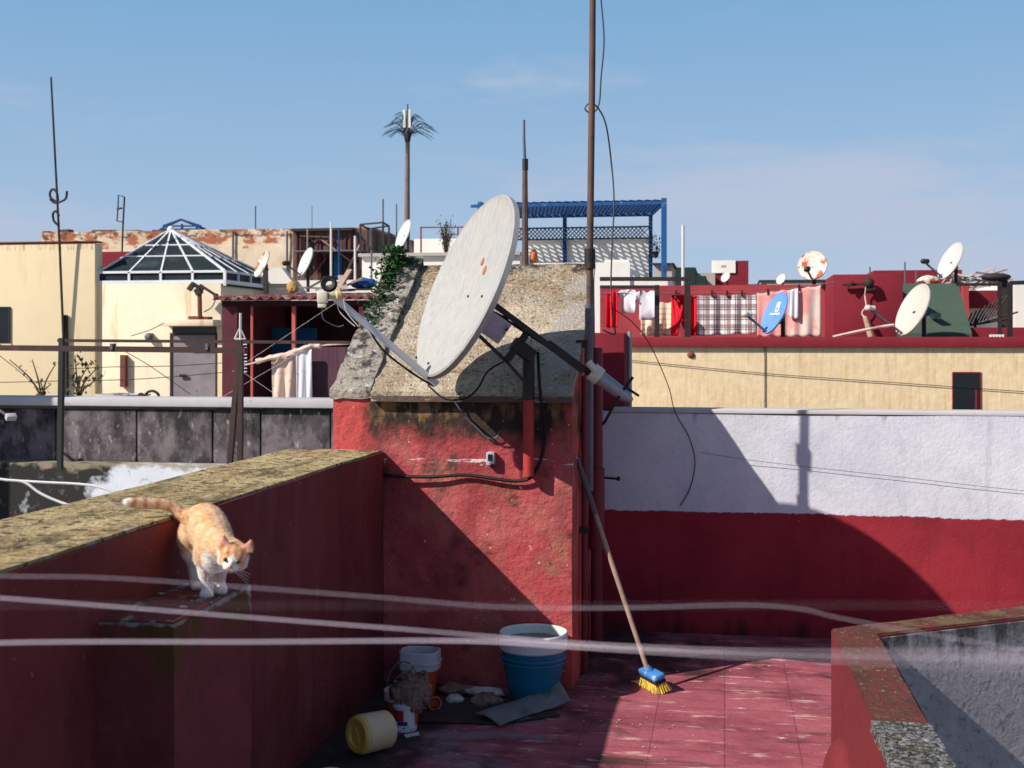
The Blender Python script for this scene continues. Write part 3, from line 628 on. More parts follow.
ca = MB().tube(smoothpath([W(px, py, (6.40 if py < 115 and k < 8 else 6.86) if k != 8 else 6.6) for k, (px, py) in enumerate(mc)]), .0045, 6)
single('mast_cable', ca, M['grey_cable'], 'grey cable looping and hanging beside the tall mast', 'cable')
t = thing('drain_pipe', 'maroon painted drainpipe with collar on the shaded block side', 'drainpipe', (-.672, 6.63, 0))
part('pipe', MB().tube([(-.672, 6.63, 0), (-.672, 6.63, 1.62)], .032, 14), M['maroon_pipe'], t)
part('collar', MB().tube([(-.672, 6.63, .55), (-.672, 6.63, .98)], .042, 14), M['maroon_pipe'], t)
t = thing('narrow_pipe', 'narrow maroon pipe beside the collared drainpipe', 'pipe', (-.69, 6.42, 0))
part('pipe', MB().tube([(-.69, 6.2, 0), (-.69, 6.2, 1.48)], .016, 10), M['maroon_pipe'], t)
part('clip', MB().box((-.72, 6.18, .7), (-.668, 6.22, .73)), M['black_metal'], t)
single('wall_hook', MB().tube([(-.715, 6.75, .92), (-.57, 6.72, .915)], .006, 8).ball((-.565, 6.72, .915), .014, 1), M['black_metal'], 'small iron hook peg standing out beside the drainpipe', 'hook')
single('hanging_wire', MB().tube(smoothpath([at(612, 308, 6.95), at(632, 322, 7.0), at(650, 345, 7.05), at(668, 385, 7.10), at(675, 412, 7.13), at(689, 437, 7.138), at(695, 462, 7.138), at(690, 488, 7.138), at(680, 506, 7.138)]), .0026, 6), M['black_rubber'], 'thin dark wire curving down over the white back wall', 'cable')
single('slack_wire', MB().tube(smoothpath([at(700, 452, 7.1), at(742, 459, 7.12), at(800, 466, 7.13), at(900, 477, 7.13), at(1040, 492, 7.13), at(1200, 500, 7.13)]), .0013, 5), M['grey_cable'], 'hair thin wire sagging across the white upper back wall', 'wire')
# broom
t = thing('broom', 'long handled broom with blue head and yellow bristles leaning on the block', 'broom', W(652, 690, 5.93))
bt = W(577, 459, 6.12); bb = W(648.5, 673, 5.93)
dd = (bt-bb)
part('handle', MB().tube([bb, bb+dd*.5, bb+dd*.74], [.0115, .012, .012], 12), M['wood'], t)
part('handle_grip', MB().tube([bb+dd*.735, bt], [.0135, .0135], 12), M['handle_grey'], t)
hb = W(652, 683, 5.93); ax = Vector((.5, -.86, 0)).normalized()
hm = frame_from((hb.x, hb.y, .07), (.28*Vector((ax.y, -ax.x, 0))+UP), ax)
part('broom_block', MB().box((-.03, -.085, -.006), (.03, .085, .022), bevel=.008, mtx=hm).tube([hm @ Vector((0, 0, .01)), bb+dd*.03], .017, 10), M['broom_blue'], t)
part('bristle_band', MB().box((-.028, -.082, -.022), (.028, .082, -.007), mtx=hm), M['bristle_dark'], t)
bs = MB()
for i in range(520):
    x, y = random.uniform(-.024, .024), random.uniform(-.078, .078)
    a = hm @ Vector((x, y, -.016)); q = hm @ Vector((x*1.9+random.gauss(0, .004), y*1.16+random.gauss(0, .004), -.068)); q.z = max(q.z, .003)
    bs.tube([a, (a+q)/2+Vector((random.gauss(0, .001), random.gauss(0, .001), 0)), q], [.0018, .0021, .0016], 4)
part('bristles', bs, M['bristle'], t)

# ------------------------------------------------------------------ JUNK in the corner
def on(px, py): return onz(px, py, 0)
bk = at(533.5, 700, 5.715); bk.z = 0
t = thing('bucket', 'tall blue bucket with plaster crusted rim against the red block', 'bucket', bk)
T = Matrix.Translation(bk)
part('tub', MB().lathe([(0, 0), (.105, 0), (.112, .01), (.148, .225), (.151, .232), (.151, .246), (.139, .246), (.136, .225), (.102, .02), (0, .02)], T, 40), M['blue_plastic'], t)
part('rim', MB().lathe([(.1515, .234), (.157, .24), (.159, .308), (.154, .314), (.147, .306), (.144, .24), (.140, .226)], T, 40), M['plaster_rim'], t)
part('mortar', MB().lathe([(0, .262), (.06, .268), (.11, .258), (.143, .272)], T, 32).rough(.005, 20, .04), M['grey_mix'], t)
part('rib', MB().lathe([(.146, .196), (.1515, .198), (.1515, .206), (.147, .208)], T, 40).lathe([(.143, .176), (.1475, .178), (.1475, .184), (.144, .186)], T, 40), M['blue_plastic'], t)

def pail(name, label, loc, r0, r1, h, mb_mat, rim_mat, square=False):
    t = thing(name, label, 'pail', loc, 'old paint pails in the corner'); T = Matrix.Translation(loc)
    part('tub', MB().lathe([(0, 0), (r0, 0), (r1, h*.8), (r1-.008, h*.8), (r0-.008, .01), (0, .01)], T, 28), mb_mat, t)
    part('rim', MB().lathe([(r1+.001, h*.74), (r1+.008, h*.75), (r1+.008, h), (r1-.006, h), (r1-.01, h*.74)], T, 28), rim_mat, t)
    return t
p = on(420, 694)
# square-ish pail at the back
t = thing('pail', 'square orange pail with spattered white rim at the back of the junk', 'pail', p, 'old paint pails in the corner')
def rsq(r, z, k=.35):
    out = []
    for i in range(24):
        a = 2*math.pi*i/24; c, s_ = math.cos(a), math.sin(a); q = (abs(c)**4+abs(s_)**4)**-.25
        out.append(Vector((c*q*r*1.12, s_*q*r*.9, z)))
    return out
def sqloft(prof, loc, cap=True):
    mb = MB(); rings = [[mb.bm.verts.new(loc+v) for v in rsq(r, z)] for r, z in prof]
    for a, b in zip(rings, rings[1:]):
        for k in range(24): mb.bm.faces.new((a[k], a[(k+1) % 24], b[(k+1) % 24], b[k]))
    if cap: mb.bm.faces.new(rings[0][::-1]); mb.bm.faces.new(rings[-1])
    return mb
part('tub', sqloft([(.062, 0), (.076, .135), (.07, .135), (.058, .012)], p), M['orange_plastic'], t)
part('rim', sqloft([(.077, .12), (.084, .125), (.084, .205), (.078, .208), (.073, .205), (.072, .13)], p, False), M['white_plastic'], t)
part('rib', sqloft([(.0845, .15), (.089, .152), (.089, .16), (.0845, .162)], p, False), M['white_plastic'], t)
p2 = on(403, 724)
t2 = pail('pail', 'round orange pail with dark mouth holding a crumpled brown rag', p2, .062, .074, .15, M['orange_plastic'], M['white_plastic'])
hd = MB().tube(smoothpath([p2+Vector((-.082*math.cos(a), .03, .135+.125*math.sin(a))) for a in [math.pi*k/10 for k in range(7)]]), .0035, 6)
part('wire_handle', hd, M['dull_metal'], t2)
# rag
rg = MB().ball(p2+Vector((.045, -.035, .165)), (.078, .06, .08), 5)
for v in rg.bm.verts:
    k = abs(mnoise.noise(v.co*17))*.9+abs(mnoise.noise(v.co*46+Vector((3, 1, 2))))*.6-.35
    v.co += (v.co-(p2+Vector((.045, -.035, .165))))*k*.75
    if v.co.z < p2.z+.17: v.co.z -= .03
single('rag', rg, M['brown_rag'], 'crumpled stiff brown rag spilling out of the orange pail', 'rag', smooth='all')
# white can
p3 = on(404, 729)
t = thing('paint_can', 'small white paint can with red label in front of the pails', 'paint can', p3); T = Matrix.Translation(p3)
part('can', MB().lathe([(0, 0), (.054, 0), (.056, .004), (.056, .012), (.047, .014), (.046, .095), (.049, .097), (.049, .106), (.04, .108), (.012, .112), (.010, .128), (0, .128)], T, 24), M['white_plastic'], t)
lb = MB()
for a0_, a1_, z0, z1 in ((-2.5, -1.35, .045, .09),): lb.grid(lambda a, b: p3+Vector((.0475*math.cos(a0_+(a1_-a0_)*a), .0475*math.sin(a0_+(a1_-a0_)*a), z0+(z1-z0)*b)), 10, 2)
part('label', lb, M['label_red'], t)
lb = MB().grid(lambda a, b: p3+Vector((.0477*math.cos(-1.9+.9*a), .0477*math.sin(-1.9+.9*a), .028+.016*b)), 10, 1)
part('label_strip', lb, M['label_blue'], t)
# yellow pail lying on its side
yc = on(366, 757); yr = .078
ydir = Vector((-.62, -.86, .05)).normalized(); ym = frame_from((yc.x+.0, yc.y+.05, yr+.004), ydir) @ Matrix.Scale(.92, 4)
t = thing('fallen_pail', 'yellow plastic pail lying on its side, base toward the camera', 'pail', (yc.x, yc.y, 0))
part('tub', MB().lathe([(0, .062), (.048, .062), (.054, .071), (.072, .073), (.082, .062), (.085, .045), (.081, -.09), (.075, -.09), (.073, .03), (0, .04)], ym, 36), M['cream_plastic'], t)
part('base', MB().lathe([(0, .0655), (.046, .0655), (.0535, .0745), (.071, .0765), (.080, .068), (.0845, .05)], ym, 36).bar(ym @ Vector((-.02, .038, .067)), ym @ Vector((.02, -.038, .067)), .004, .004), M['yellow_plastic'], t)
# low pale lid at the frame bottom
single('pail_lid', MB().lathe([(0, .012), (.05, .012), (.055, .016), (.058, .008), (.058, 0), (0, 0)], Matrix.Translation(on(330, 776)), 24), M['white_plastic'], 'pale lid lying flat on the floor at the frame bottom', 'lid')
# sheets and debris
def slab(name, pts, th, mt, label, cat, lift=.0, amp=.004):
    mb = MB(); n_ = len(pts)
    lo = [mb.bm.verts.new(p) for p in pts]; hi = [mb.bm.verts.new(p+Vector((0, 0, th))) for p in pts]
    mb.bm.faces.new(lo[::-1]); mb.bm.faces.new(hi)
    for i in range(n_): mb.bm.faces.new((lo[i], lo[(i+1) % n_], hi[(i+1) % n_], hi[i]))
    bmesh.ops.triangulate(mb.bm, faces=mb.bm.faces)
    mb.rough(amp, 14, .06)
    return single(name, mb, mt, label, cat)
def fl_(px, py, z): return onz(px, py, z)
slab('dark_sheet', [fl_(418, 722, .006), (fl_(437, 700, .008)), fl_(500, 696, .008), fl_(545, 706, .008), fl_(560, 716, .006), fl_(500, 724, .006)], .006, M['dark_sheet'], 'dirty dark sheet of rubble lying flat under the junk', 'sheet')
# bent grey sheet: flat strip with an upturned end at the bucket
bsn = MB()
P0, P1, P2, P3 = fl_(474, 714, .03), fl_(500, 726, .012), fl_(571, 702, .02), fl_(556, 688, .06)
Q1 = fl_(566, 683, .10)
def bent(a, b):
    lo = P1.lerp(P2, a); hi = P0.lerp(P3, a); p = lo.lerp(hi, b)
    p = p+Vector((0, 0, .05*max(0, a-.82)/.18*b*b)); p.z += .008*mnoise.noise(p*11)+.012*math.sin(b*3.1)
    return p
bsn.grid(bent, 24, 8)
o = single('bent_sheet', bsn, M['sheet'], 'bent grey plastic sheet leaning at the foot of the blue bucket', 'sheet')
md_ = o.modifiers.new('th', 'SOLIDIFY'); md_.thickness = .005
def lump(name, px, py, z, r, mt, label, cat, seed=0):
    c = onz(px, py, z); mb = MB().ball(c+Vector((0, 0, r[2]*.6)), r, 3)
    for v in mb.bm.verts: v.co += (v.co-c)*(.3*mnoise.noise(v.co*26+Vector((seed, 0, 0)))+.18*mnoise.noise(v.co*70))
    return single(name, mb, mt, label, cat, smooth='all')
lump('rubble_board', 486, 695, .02, (.095, .04, .022), M['chalk'], 'flaking white slab of plaster lying left of the blue bucket', 'rubble', 3)
lump('plaster_chunk', 455, 702, .01, (.045, .03, .02), M['chalk'], 'crumbled white plaster lump on the dark sheet', 'rubble', 9)
lump('soil_heap', 487, 706, .0, (.07, .05, .035), M['brown_rag'], 'dark brown clod under the white plaster slab', 'rubble', 5)
lump('soil_heap', 458, 694, .0, (.09, .05, .03), M['brown_rag'], 'dark brown heap of dirt behind the plaster lump', 'rubble', 15)
jc = onz(434, 703, .03)
single('jar', MB().lathe([(0, -.035), (.026, -.035), (.028, 0), (.028, .03), (.031, .032), (.031, .038), (.026, .038), (.024, 0), (0, -.02)], frame_from(jc, Vector((.35, -1, .25))), 20), M['orange_plastic'], 'small empty brown jar on its side right of the rag', 'jar')
slab('paper_scrap', [fl_(404, 735, .002), fl_(418, 732, .002), fl_(420, 735, .002), fl_(406, 738, .002)], .002, M['white_plastic'], 'pale scrap of paper on the floor before the paint can', 'scrap', amp=.001)
# flecks swept about the floor: uncountable litter
fk = MB()
for i in range(150):
    if i < 70: p = Vector((random.uniform(-1.3, -.2), random.uniform(4.7, 6.0), .003))
    else: p = Vector((random.uniform(-.7, 1.2), random.uniform(4.5, 7.1), .003))
    if p.x > .40 and p.y < 5.2 or p.y > 7.1 or (p.x < -.70 and p.y > 5.86) or (p.x > .4 and p.y < 5.2+(p.x-.4)*.68): continue
    s = .0022+.010*random.random()**3; a = random.uniform(0, 6.3)
    q = [p+Vector((math.cos(a+k*1.57)*s*random.uniform(.6, 1.5), math.sin(a+k*1.57)*s*random.uniform(.5, 1), random.uniform(0, .004))) for k in range(4)]
    fk.face(q)
single('litter', fk, M['chalk'], 'pale crumbs and flecks scattered over the red floor', 'litter', smooth=False, kind='stuff')

# ------------------------------------------------------------------ washing lines close to the camera
def wireline(pts, d, r, label, mt='line_wire'):
    P = [W(px, py, d if not callable(d) else d(px)) for px, py in pts]
    Q = smoothpath(P, 10); rr = [r[0]+(r[1]-r[0])*max(0, min(1, ((q-CAM).dot(RT)/(q-CAM).dot(FW)*F+512-480)/300)) for q in Q] if isinstance(r, tuple) else r
    single('washing_line', MB().tube(Q, rr, 8), M[mt], label, 'washing line', 'washing lines near the camera')
near = lambda d0, d1: (lambda px: d0+(d1-d0)*max(0, min(1, (px-520)/500)))
wireline([(-900, 700), (-300, 655), (0, 643), (256, 642), (460, 641), (560, 646), (700, 654), (850, 660), (1024, 664), (1400, 668), (2000, 670)], near(1.0, .36), (.0007, .0002), 'brightest pale washing line, lowest of the blurred lines')
wireline([(-900, 540), (-300, 578), (0, 598), (256, 618), (400, 629), (520, 639), (620, 646), (760, 652), (1024, 656), (1400, 664), (2000, 690)], near(1.08, .42), (.00058, .00026), 'middle blurred pale line crossing the lowest one by the bucket')
wireline([(-900, 560), (-300, 571), (0, 576), (110, 578), (256, 588), (400, 599), (500, 607), (620, 608), (740, 605), (800, 609), (850, 620), (1000, 646), (1400, 710), (2000, 800)], 1.05, .00024, 'thin uppermost blurred line at the height of the cat paws')
wireline([(-900, 620), (-300, 606), (100, 605), (500, 606), (760, 605), (1024, 606), (1400, 610), (2000, 620)], .62, .00004, 'faintest hair thin blurred line above the back wall foot')

# ------------------------------------------------------------------ CAT
def build_cat():
    zt = .915
    hipd, shd = 3.70, 3.56
    t = thing('cat', 'ginger and white cat stepping down on the pier, tail out over the wall', 'cat', W(208, 594, 3.63))
    mb = MB()
    def capsule(pts, rs, seg=14, sub=4):
        pp = smoothpath(pts, sub); L = len(pp); N = len(pts)-1; rr = []
        for i in range(L):
            x = i/sub; k = min(int(x), N-1); f_ = x-k; f_ = f_*f_*(3-2*f_); rr.append(rs[k]*(1-f_)+rs[k+1]*f_)
        mb.tube(pp, rr, seg); mb.ball(pp[0], rr[0]*.98, 2); mb.ball(pp[-1], rr[-1]*.98, 2)
    # spine: rump -> back -> shoulder -> neck
    rump = W(199, 527, 3.74); back = W(205, 524, 3.68); mid = W(211, 534, 3.61); sho = W(217, 545, 3.54); neck = W(224, 549, 3.49)
    capsule([rump, back, mid, sho, neck], [.052, .060, .058, .050, .038])
    mb.ball(W(196, 533, 3.72), (.046, .06, .055), 3)            # haunch
    mb.ball(W(209, 552, 3.56), (.040, .05, .055), 3)            # chest
    mb.ball(W(214, 556, 3.535), (.036, .04, .048), 3)
    # tail
    capsule([W(189, 518, 3.77), W(182, 514, 3.78), W(174, 507.5, 3.78), W(162, 504, 3.77), W(147, 503.5, 3.75), W(134, 502.5, 3.73), W(127, 502, 3.72)],
            [.026, .020, .0175, .0165, .0165, .0155, .012], 12, 4)
    # legs
    def paw(px, py, d, r=.016, fwd=1.35):
        c = W(px, py, d); c.z = zt+r*.8
        f = (-FW+RT*.12).normalized()
        mb.ball(c+f*.008, (r*1.02, r*fwd, r*.82), 2)
        for k in (-1.5, -.5, .5, 1.5): mb.ball(c+f*r*1.15+RT*k*r*.48+UP*(-.2*r), r*.42, 2)
    capsule([W(205, 556, 3.57), W(206, 569, 3.585), W(207, 582, 3.60), W(207.5, 591, 3.60)], [.032, .024, .0195, .0175], 12)
    paw(207.5, 593, 3.60, .0185)
    capsule([W(218, 560, 3.56), W(219, 570, 3.60), W(219, 580, 3.66), W(221, 587, 3.66)], [.030, .023, .0185, .0165], 12)
    paw(221.5, 589, 3.655, .018)
    # hind legs: thigh, hock, foot
    capsule([W(192, 538, 3.73), W(191.5, 550, 3.71), W(194, 564, 3.755), W(196, 580, 3.745)], [.044, .030, .020, .0165], 12)
    paw(198, 586, 3.715, .0165)
    capsule([W(208, 540, 3.72), W(209, 552, 3.69), W(210, 566, 3.74), W(211, 578, 3.73)], [.040, .028, .019, .016], 12)
    paw(211.5, 583, 3.70, .016)
    # head: local frame, face looks to camera, right and down
    hc = W(233.5, 558, 3.45)
    face = (-FW*.97+RT*.05-UP*.16).normalized()
    hm = frame_from(hc, face, UP+RT*.20)           # x -> viewer's right?  (x = up x n)
    def H(x, y, z): return hm @ Vector((x, y, z))
    R3 = hm.to_3x3()
    def hball(c, r, sub=3):
        m4 = Matrix.Translation(H(*c)) @ R3.to_4x4() @ Matrix.Diagonal((*r, 1))
        bmesh.ops.create_icosphere(mb.bm, subdivisions=sub, radius=1, matrix=m4)
    hball((0, 0, 0), (.041, .036, .040)); hball((0, -.012, .026), (.020, .014, .018))
    hball((-.010, -.017, .036), (.0115, .009, .010), 2); hball((.010, -.017, .036), (.0115, .009, .010), 2)
    hball((0, -.026, .028), (.011, .007, .011), 2); hball((0, -.004, .036), (.0075, .012, .011), 2)
    hball((-.024, -.010, .012), (.018, .016, .018), 2); hball((.024, -.010, .012), (.018, .016, .018), 2)
    capsule([H(0, .004, -.02), W(226, 551, 3.50), W(219, 549, 3.54)], [.034, .040, .044])
    # ears: hollow-looking thin cones
    for s in (-1, 1):
        for k in range(9):
            f = k/8
            wd = .0235*(1-f)+.003
            hball((s*(.0265+.012*f), .024+.031*f, -.006-.004*f+.004*abs(f-.5)), (wd, .006, .0045), 2)
    bmesh.ops.recalc_face_normals(mb.bm, faces=mb.bm.faces)
    me = bpy.data.meshes.new('tmp'); mb.bm.to_mesh(me); mb.bm.free()
    ob = bpy.data.objects.new('tmp', me); COL.objects.link(ob)
    r = ob.modifiers.new('r', 'REMESH'); r.mode = 'VOXEL'; r.voxel_size = .0032
    s = ob.modifiers.new('s', 'SMOOTH'); s.iterations = 5; s.factor = .5
    dg = bpy.context.evaluated_depsgraph_get()
    body = bpy.data.meshes.new_from_object(ob.evaluated_get(dg))
    bpy.data.objects.remove(ob); bpy.data.meshes.remove(me)
    # coat pattern (colour of the fur itself)
    ORANGE = Vector(srgb(226, 168, 112)[:3]); DARK = Vector(srgb(190, 116, 66)[:3]); PALE = Vector(srgb(240, 214, 180)[:3]); WHITE = Vector(srgb(244, 238, 232)[:3]); PINK = Vector(srgb(226, 160, 148)[:3])
    ca = body.color_attributes.new('fur', 'FLOAT_COLOR', 'POINT')
    hi = hm.inverted(); root_tail = W(183, 514, 3.78); ti = W(127, 502, 3.72); tl = (ti-root_tail)
    lerp = lambda a, b, k: a.lerp(b, max(0, min(1, k)))
    sa = W(199, 527, 3.74); sb = W(224, 549, 3.49); sd = (sb-sa)
    for i, v in enumerate(body.vertices):
        p = v.co; nz = mnoise.noise(p*30); nz2 = mnoise.noise(p*75)
        sx = (p-sa).dot(sd)/sd.length_squared
        band = math.sin(sx*26+nz*2.2)*.5+.5
        c = lerp(ORANGE, DARK, (band-.4)*1.5*(.7+.6*nz)); c = lerp(c, PALE, .22+.6*nz2+.3*nz)
        h = (p.z-zt)
        c = lerp(c, PALE, (1.16-p.z)/.12*.5+nz*.2)
        # white legs and belly
        c = lerp(c, WHITE, (.122-h+nz*.02)/.025)
        dch = (p-W(213, 558, 3.50)).length; c = lerp(c, WHITE, (.036-dch)/.012)
        # chest patch
        # tail rings
        kt = (p-root_tail).dot(tl)/tl.length_squared
        if kt > .08 and p.z > 1.12 and h > .2:
            c = lerp(PALE, DARK, (math.sin(kt*30+nz)*.5+.5-.5)*1.6*min(1, .4+kt)); c = lerp(c, ORANGE, .35*(1-kt)); c = lerp(c, WHITE, (kt-.93)/.05)
        q = hi @ p
        dh = Vector((q.x/.046, (q.y-.01)/.058, q.z/.052)).length
        if dh < 1.12 and q.z > -.02:
            hc_ = lerp(ORANGE, DARK, (math.sin(q.x*330+nz)*.5+.45)*max(0, (q.y-.002)/.014)); hc_ = lerp(hc_, PALE, .22+nz2*.5)
            # white blaze, muzzle and chin
            wz = max(.0130-abs(q.x)+(.010-q.y)*.75, 0)/.005
            if q.y < .028: hc_ = lerp(hc_, WHITE, wz)
            hc_ = lerp(hc_, WHITE, (-.009-q.y)/.006)
            hc_ = lerp(hc_, WHITE, (abs(q.x)-.034)/.005 if q.y < .01 else 0)
            if q.y > .033 and q.z > -.008 and abs(q.x) > .014: hc_ = lerp(hc_, PINK, .75)
            c = lerp(c, hc_, (1.12-dh)/.12)
        ca.data[i].color = (*c, 1)
    org = ORG[t]
    body.transform(Matrix.Translation(-org)); body.materials.clear(); body.materials.append(M['fur'])
    body.polygons.foreach_set('use_smooth', [True]*len(body.polygons))
    bo_ = bpy.data.objects.new('cat_body', body); COL.objects.link(bo_); bo_.parent = t; ORG[bo_] = org
    # short coat of hairs over the body, coloured like the skin below each hair
    import bisect
    rnd = random.Random(4); cum = []; tot = 0
    for pl in body.polygons: tot += pl.area; cum.append(tot)
    hv, hf, hc2 = [], [], []
    sdn = sd.normalized(); tln = tl.normalized()
    for k in range(26000):
        pl = body.polygons[min(bisect.bisect(cum, rnd.random()*tot), len(cum)-1)]
        vs = [body.vertices[i].co for i in pl.vertices]; w3 = [rnd.random() for _ in vs]; sw = sum(w3)
        p = Vector((0, 0, 0))
        for v_, w_2 in zip(vs, w3): p += v_*(w_2/sw)
        nrm = pl.normal.copy(); pw = p+org; q = hi @ pw; h = pw.z-zt
        inhead = Vector((q.x/.046, (q.y-.01)/.058, q.z/.052)).length < 1.15
        ktt = (pw-root_tail).dot(tl)/tl.length_squared
        if inhead: flow = (H(q.x, q.y, q.z)-H(0, -.01, .05)).normalized(); Lh = .0042 if q.z > -.005 else .007
        elif ktt > .02 and h > .2: flow = tln; Lh = .008
        elif h < .10: flow = Vector((0, 0, -1)); Lh = .0045
        else: flow = (-sdn*.8-UP*.5).normalized(); Lh = .0085
        if inhead and q.z > .028 and abs(q.x) < .03 and -.02 < q.y < .014: continue
        d = (nrm*.55+flow*.8+Vector((rnd.gauss(0, .18), rnd.gauss(0, .18), rnd.gauss(0, .18)))).normalized()
        sd2 = d.cross(nrm)
        if sd2.length < 1e-4: continue
        sd2.normalize(); wdt = .00055; Lh *= rnd.uniform(.6, 1.25); b0 = len(hv)
        hv += [p-sd2*wdt-nrm*.0008, p+sd2*wdt-nrm*.0008, p+d*Lh*.6+sd2*wdt*.6, p+d*Lh]
        hf += [(b0, b0+1, b0+2, b0+3)]
        c4 = ca.data[pl.vertices[0]].color; g4 = rnd.uniform(.82, 1.12)
        hc2 += [(min(1, c4[0]*g4), min(1, c4[1]*g4), min(1, c4[2]*g4), 1)]*4
    fm = bpy.data.meshes.new('coat'); fm.from_pydata(hv, [], hf); fa = fm.color_attributes.new('fur', 'FLOAT_COLOR', 'POINT')
    for i, c4 in enumerate(hc2): fa.data[i].color = c4
    fm.materials.append(M['fur_hair']); fo = bpy.data.objects.new('fur', fm); COL.objects.link(fo); fo.parent = bo_; ORG[fo] = org
    for s in (-1, 1):
        e = part('eye', MB().ball(H(s*.0165, .0045, .0330), .0068, 3), M['cat_eye'], t, 'all')
        part('pupil', MB().ball(H(s*.0165+.0005, .0042, .0385), (.0042, .0042, .0042), 2), M['pupil'], e, 'all')
    part('nose', MB().ball(H(0, -.0095, .047), (.0052, .004, .0045), 2), M['cat_nose'], t, 'all')
    part('mouth', MB().tube([H(-.009, -.0225, .0425), H(-.004, -.0205, .0455), H(0, -.0175, .0465), H(.004, -.0205, .0455), H(.009, -.0225, .0425)], .0009, 5), M['cat_nose'], t)
    for s in (-1, 1):
        wk = MB()
        for k in range(4): wk.tube([H(s*.014, -.015-.003*k, .042), H(s*(.035), -.016-.006*k, .043), H(s*.056, -.024-.010*k, .036)], .00028, 4)
        part('whisker', wk, M['whisker'], t)
build_cat()

# ================================================================== NEIGHBOURHOOD
def bxp(mb, px0, px1, py0, Y, dep, zb, bevel=0, Y2=None):
    """box whose front face at y = Y spans those picture columns, top at row py0"""
    a = at(px0, py0, Y); b = at(px1, py0, Y)
    mb.box((a.x, Y, zb), (b.x, Y+dep, a.z if px0 > 0 else b.z), bevel); return mb
def zat(py, Y, px=512): return at(px, py, Y).z
# ---- concrete parapet of the neighbour at left
YG = 14.0
zt, zb = zat(404, YG, 160), zat(470, YG, 160)
t = thing('concrete_parapet', 'stained grey concrete parapet with pale coping behind the mossy wall', 'wall', (at(160, 470, YG).x, YG, GROUND))
cuts = [-160, 55, 136, 212, 260, 330, 420, 520]
for a, b in zip(cuts, cuts[1:]):
    part('panel', bxp(MB(), a+1.2, b-.3, 409, YG+random.uniform(0, .03), .2, zb, .012), M['conc_panel'], t)
part('core', bxp(MB(), -165, 560, 409, YG+.07, .3, GROUND), M['grey_roof'], t)
part('coping', MB().box((at(-170, 404, YG).x, YG-.05, zt-.03), (at(560, 404, YG).x, YG+.5, zt+.07), bevel=.012), M['coping_white'], t)
single('lower_wall', bxp(MB(), -170, 480, 471, YG-.35, .33, GROUND), M['patch_white'], 'patchy whitewashed lower wall with black stains under the concrete parapet', 'wall')
structure('neighbour_roof', MB().box((at(-220, 400, 14).x, YG+.4, GROUND), (at(560, 400, 14).x+1, 29.9, .1)), M['grey_roof'])
structure('lower_neighbour_roof', MB().box((-9, 6.0, GROUND), (-2.2, YG-.4, -.62)), M['grey_roof'])
# rail frame
YR = 8.6
t = thing('rail_frame', 'dark brown pipe rails on splayed posts behind the mossy wall', 'railing', at(232, 458, YR))
g = lambda px, py: at(px, py, YR)
part('rail', MB().bar(g(-120, 346.5), g(246, 350.5), .038, .042), M['rail_brown'], t)
part('rail', MB().bar(g(58, 340.5), g(350, 342.5), .022, .022), M['rail_brown'], t)
for a, b in (((62, 338), (60, 407)),): part('post', MB().bar(g(*a), g(b[0], 470), .036), M['rail_green'], t)
part('post', MB().bar(g(240, 340), g(222, 560), .036), M['rail_brown'], t)
part('post', MB().bar(g(241, 345), g(239.5, 560), .034), M['rail_brown'], t)
for px in (113, 208): part('clamp', MB().box(g(px, 343.5)+Vector((-.010, -.03, -.046)), g(px, 343.5)+Vector((.010, .03, .0))), M['dull_metal'], t)
ty = YG-.1
single('white_hoses', MB().tube(smoothpath([at(-20, 476, 10), at(8, 480, 10), at(40, 482, 10), at(95, 486, 10), at(130, 500, 10)]), .012, 6).tube(smoothpath([at(5, 480, 10), at(24, 482, 10), at(40, 493, 10), at(60, 502, 10), at(85, 510, 10)]), .012, 6), M['white_cable'], 'white cables crossing the dark gap by the patchy lower wall', 'cable')
t = thing('floodlight', 'small white floodlight on an arm at the left frame edge', 'lamp', at(0, 412, 13.6))
part('lamp_arm', MB().tube([at(-14, 400, 13.5), at(2, 412, 13.5), at(9, 417, 13.5)], .018, 8), M['dull_metal'], t)
part('lamp_head', MB().box((-.06, -.035, -.035), (.06, .035, .035), bevel=.01, mtx=frame_from(at(11, 417, 13.5), (.6, -.5, -.6))), M['coping_white'], t)
# unseen wall added left of the picture to cast shade on the first panel
single('side_wall', MB().box((-12.4, 11.9, GROUND), (-10.6, 12.4, 3.6)), M['maroon'], 'unseen maroon wall added beyond the left frame edge as a shadow caster', 'wall')

# ---- cream house with skylight
YC = 30.0
t = thing('cream_house', 'cream rendered house with grey door and stepped roofline', 'house', (at(100, 400, YC).x, YC, GROUND))
part('wall', bxp(MB(), -260, 95, 243, YC, .4, GROUND, .02), M['cream'], t)
part('wall', bxp(MB(), 95.3, 221, 284, YC+.12, 9, GROUND, .02), M['cream_light'], t)
part('roof_edge', MB().box((at(-260, 243, YC).x, YC-.04, zat(243, YC, 40)), (at(95, 243, YC).x+.05, YC+.3, zat(241.5, YC, 40)), bevel=.01), M['sill'], t)
def opening(t, kind, px0, px1, py0, py1, Y, mt, fm='frame_dark', fr=.06):
    a, b = at(px0, py0, Y), at(px1, py1, Y)
    o = part(kind, MB().box((a.x, Y-.02, b.z), (b.x, Y+.05, a.z)), M[mt], t)
    f = MB()
    for p_, q_ in (((a.x-fr, b.z), (a.x, a.z+fr)), ((b.x, b.z), (b.x+fr, a.z+fr)), ((a.x, a.z), (b.x, a.z+fr))): f.box((p_[0], Y-.05, p_[1]), (q_[0], Y+.06, q_[1]))
    part('frame', f, M[fm], o); return o
w = opening(t, 'window', -14, 9.5, 308, 343, YC, 'dark_glass', 'frame_dark', .03)
a, b = at(-14, 311, YC), at(9, 343, YC)
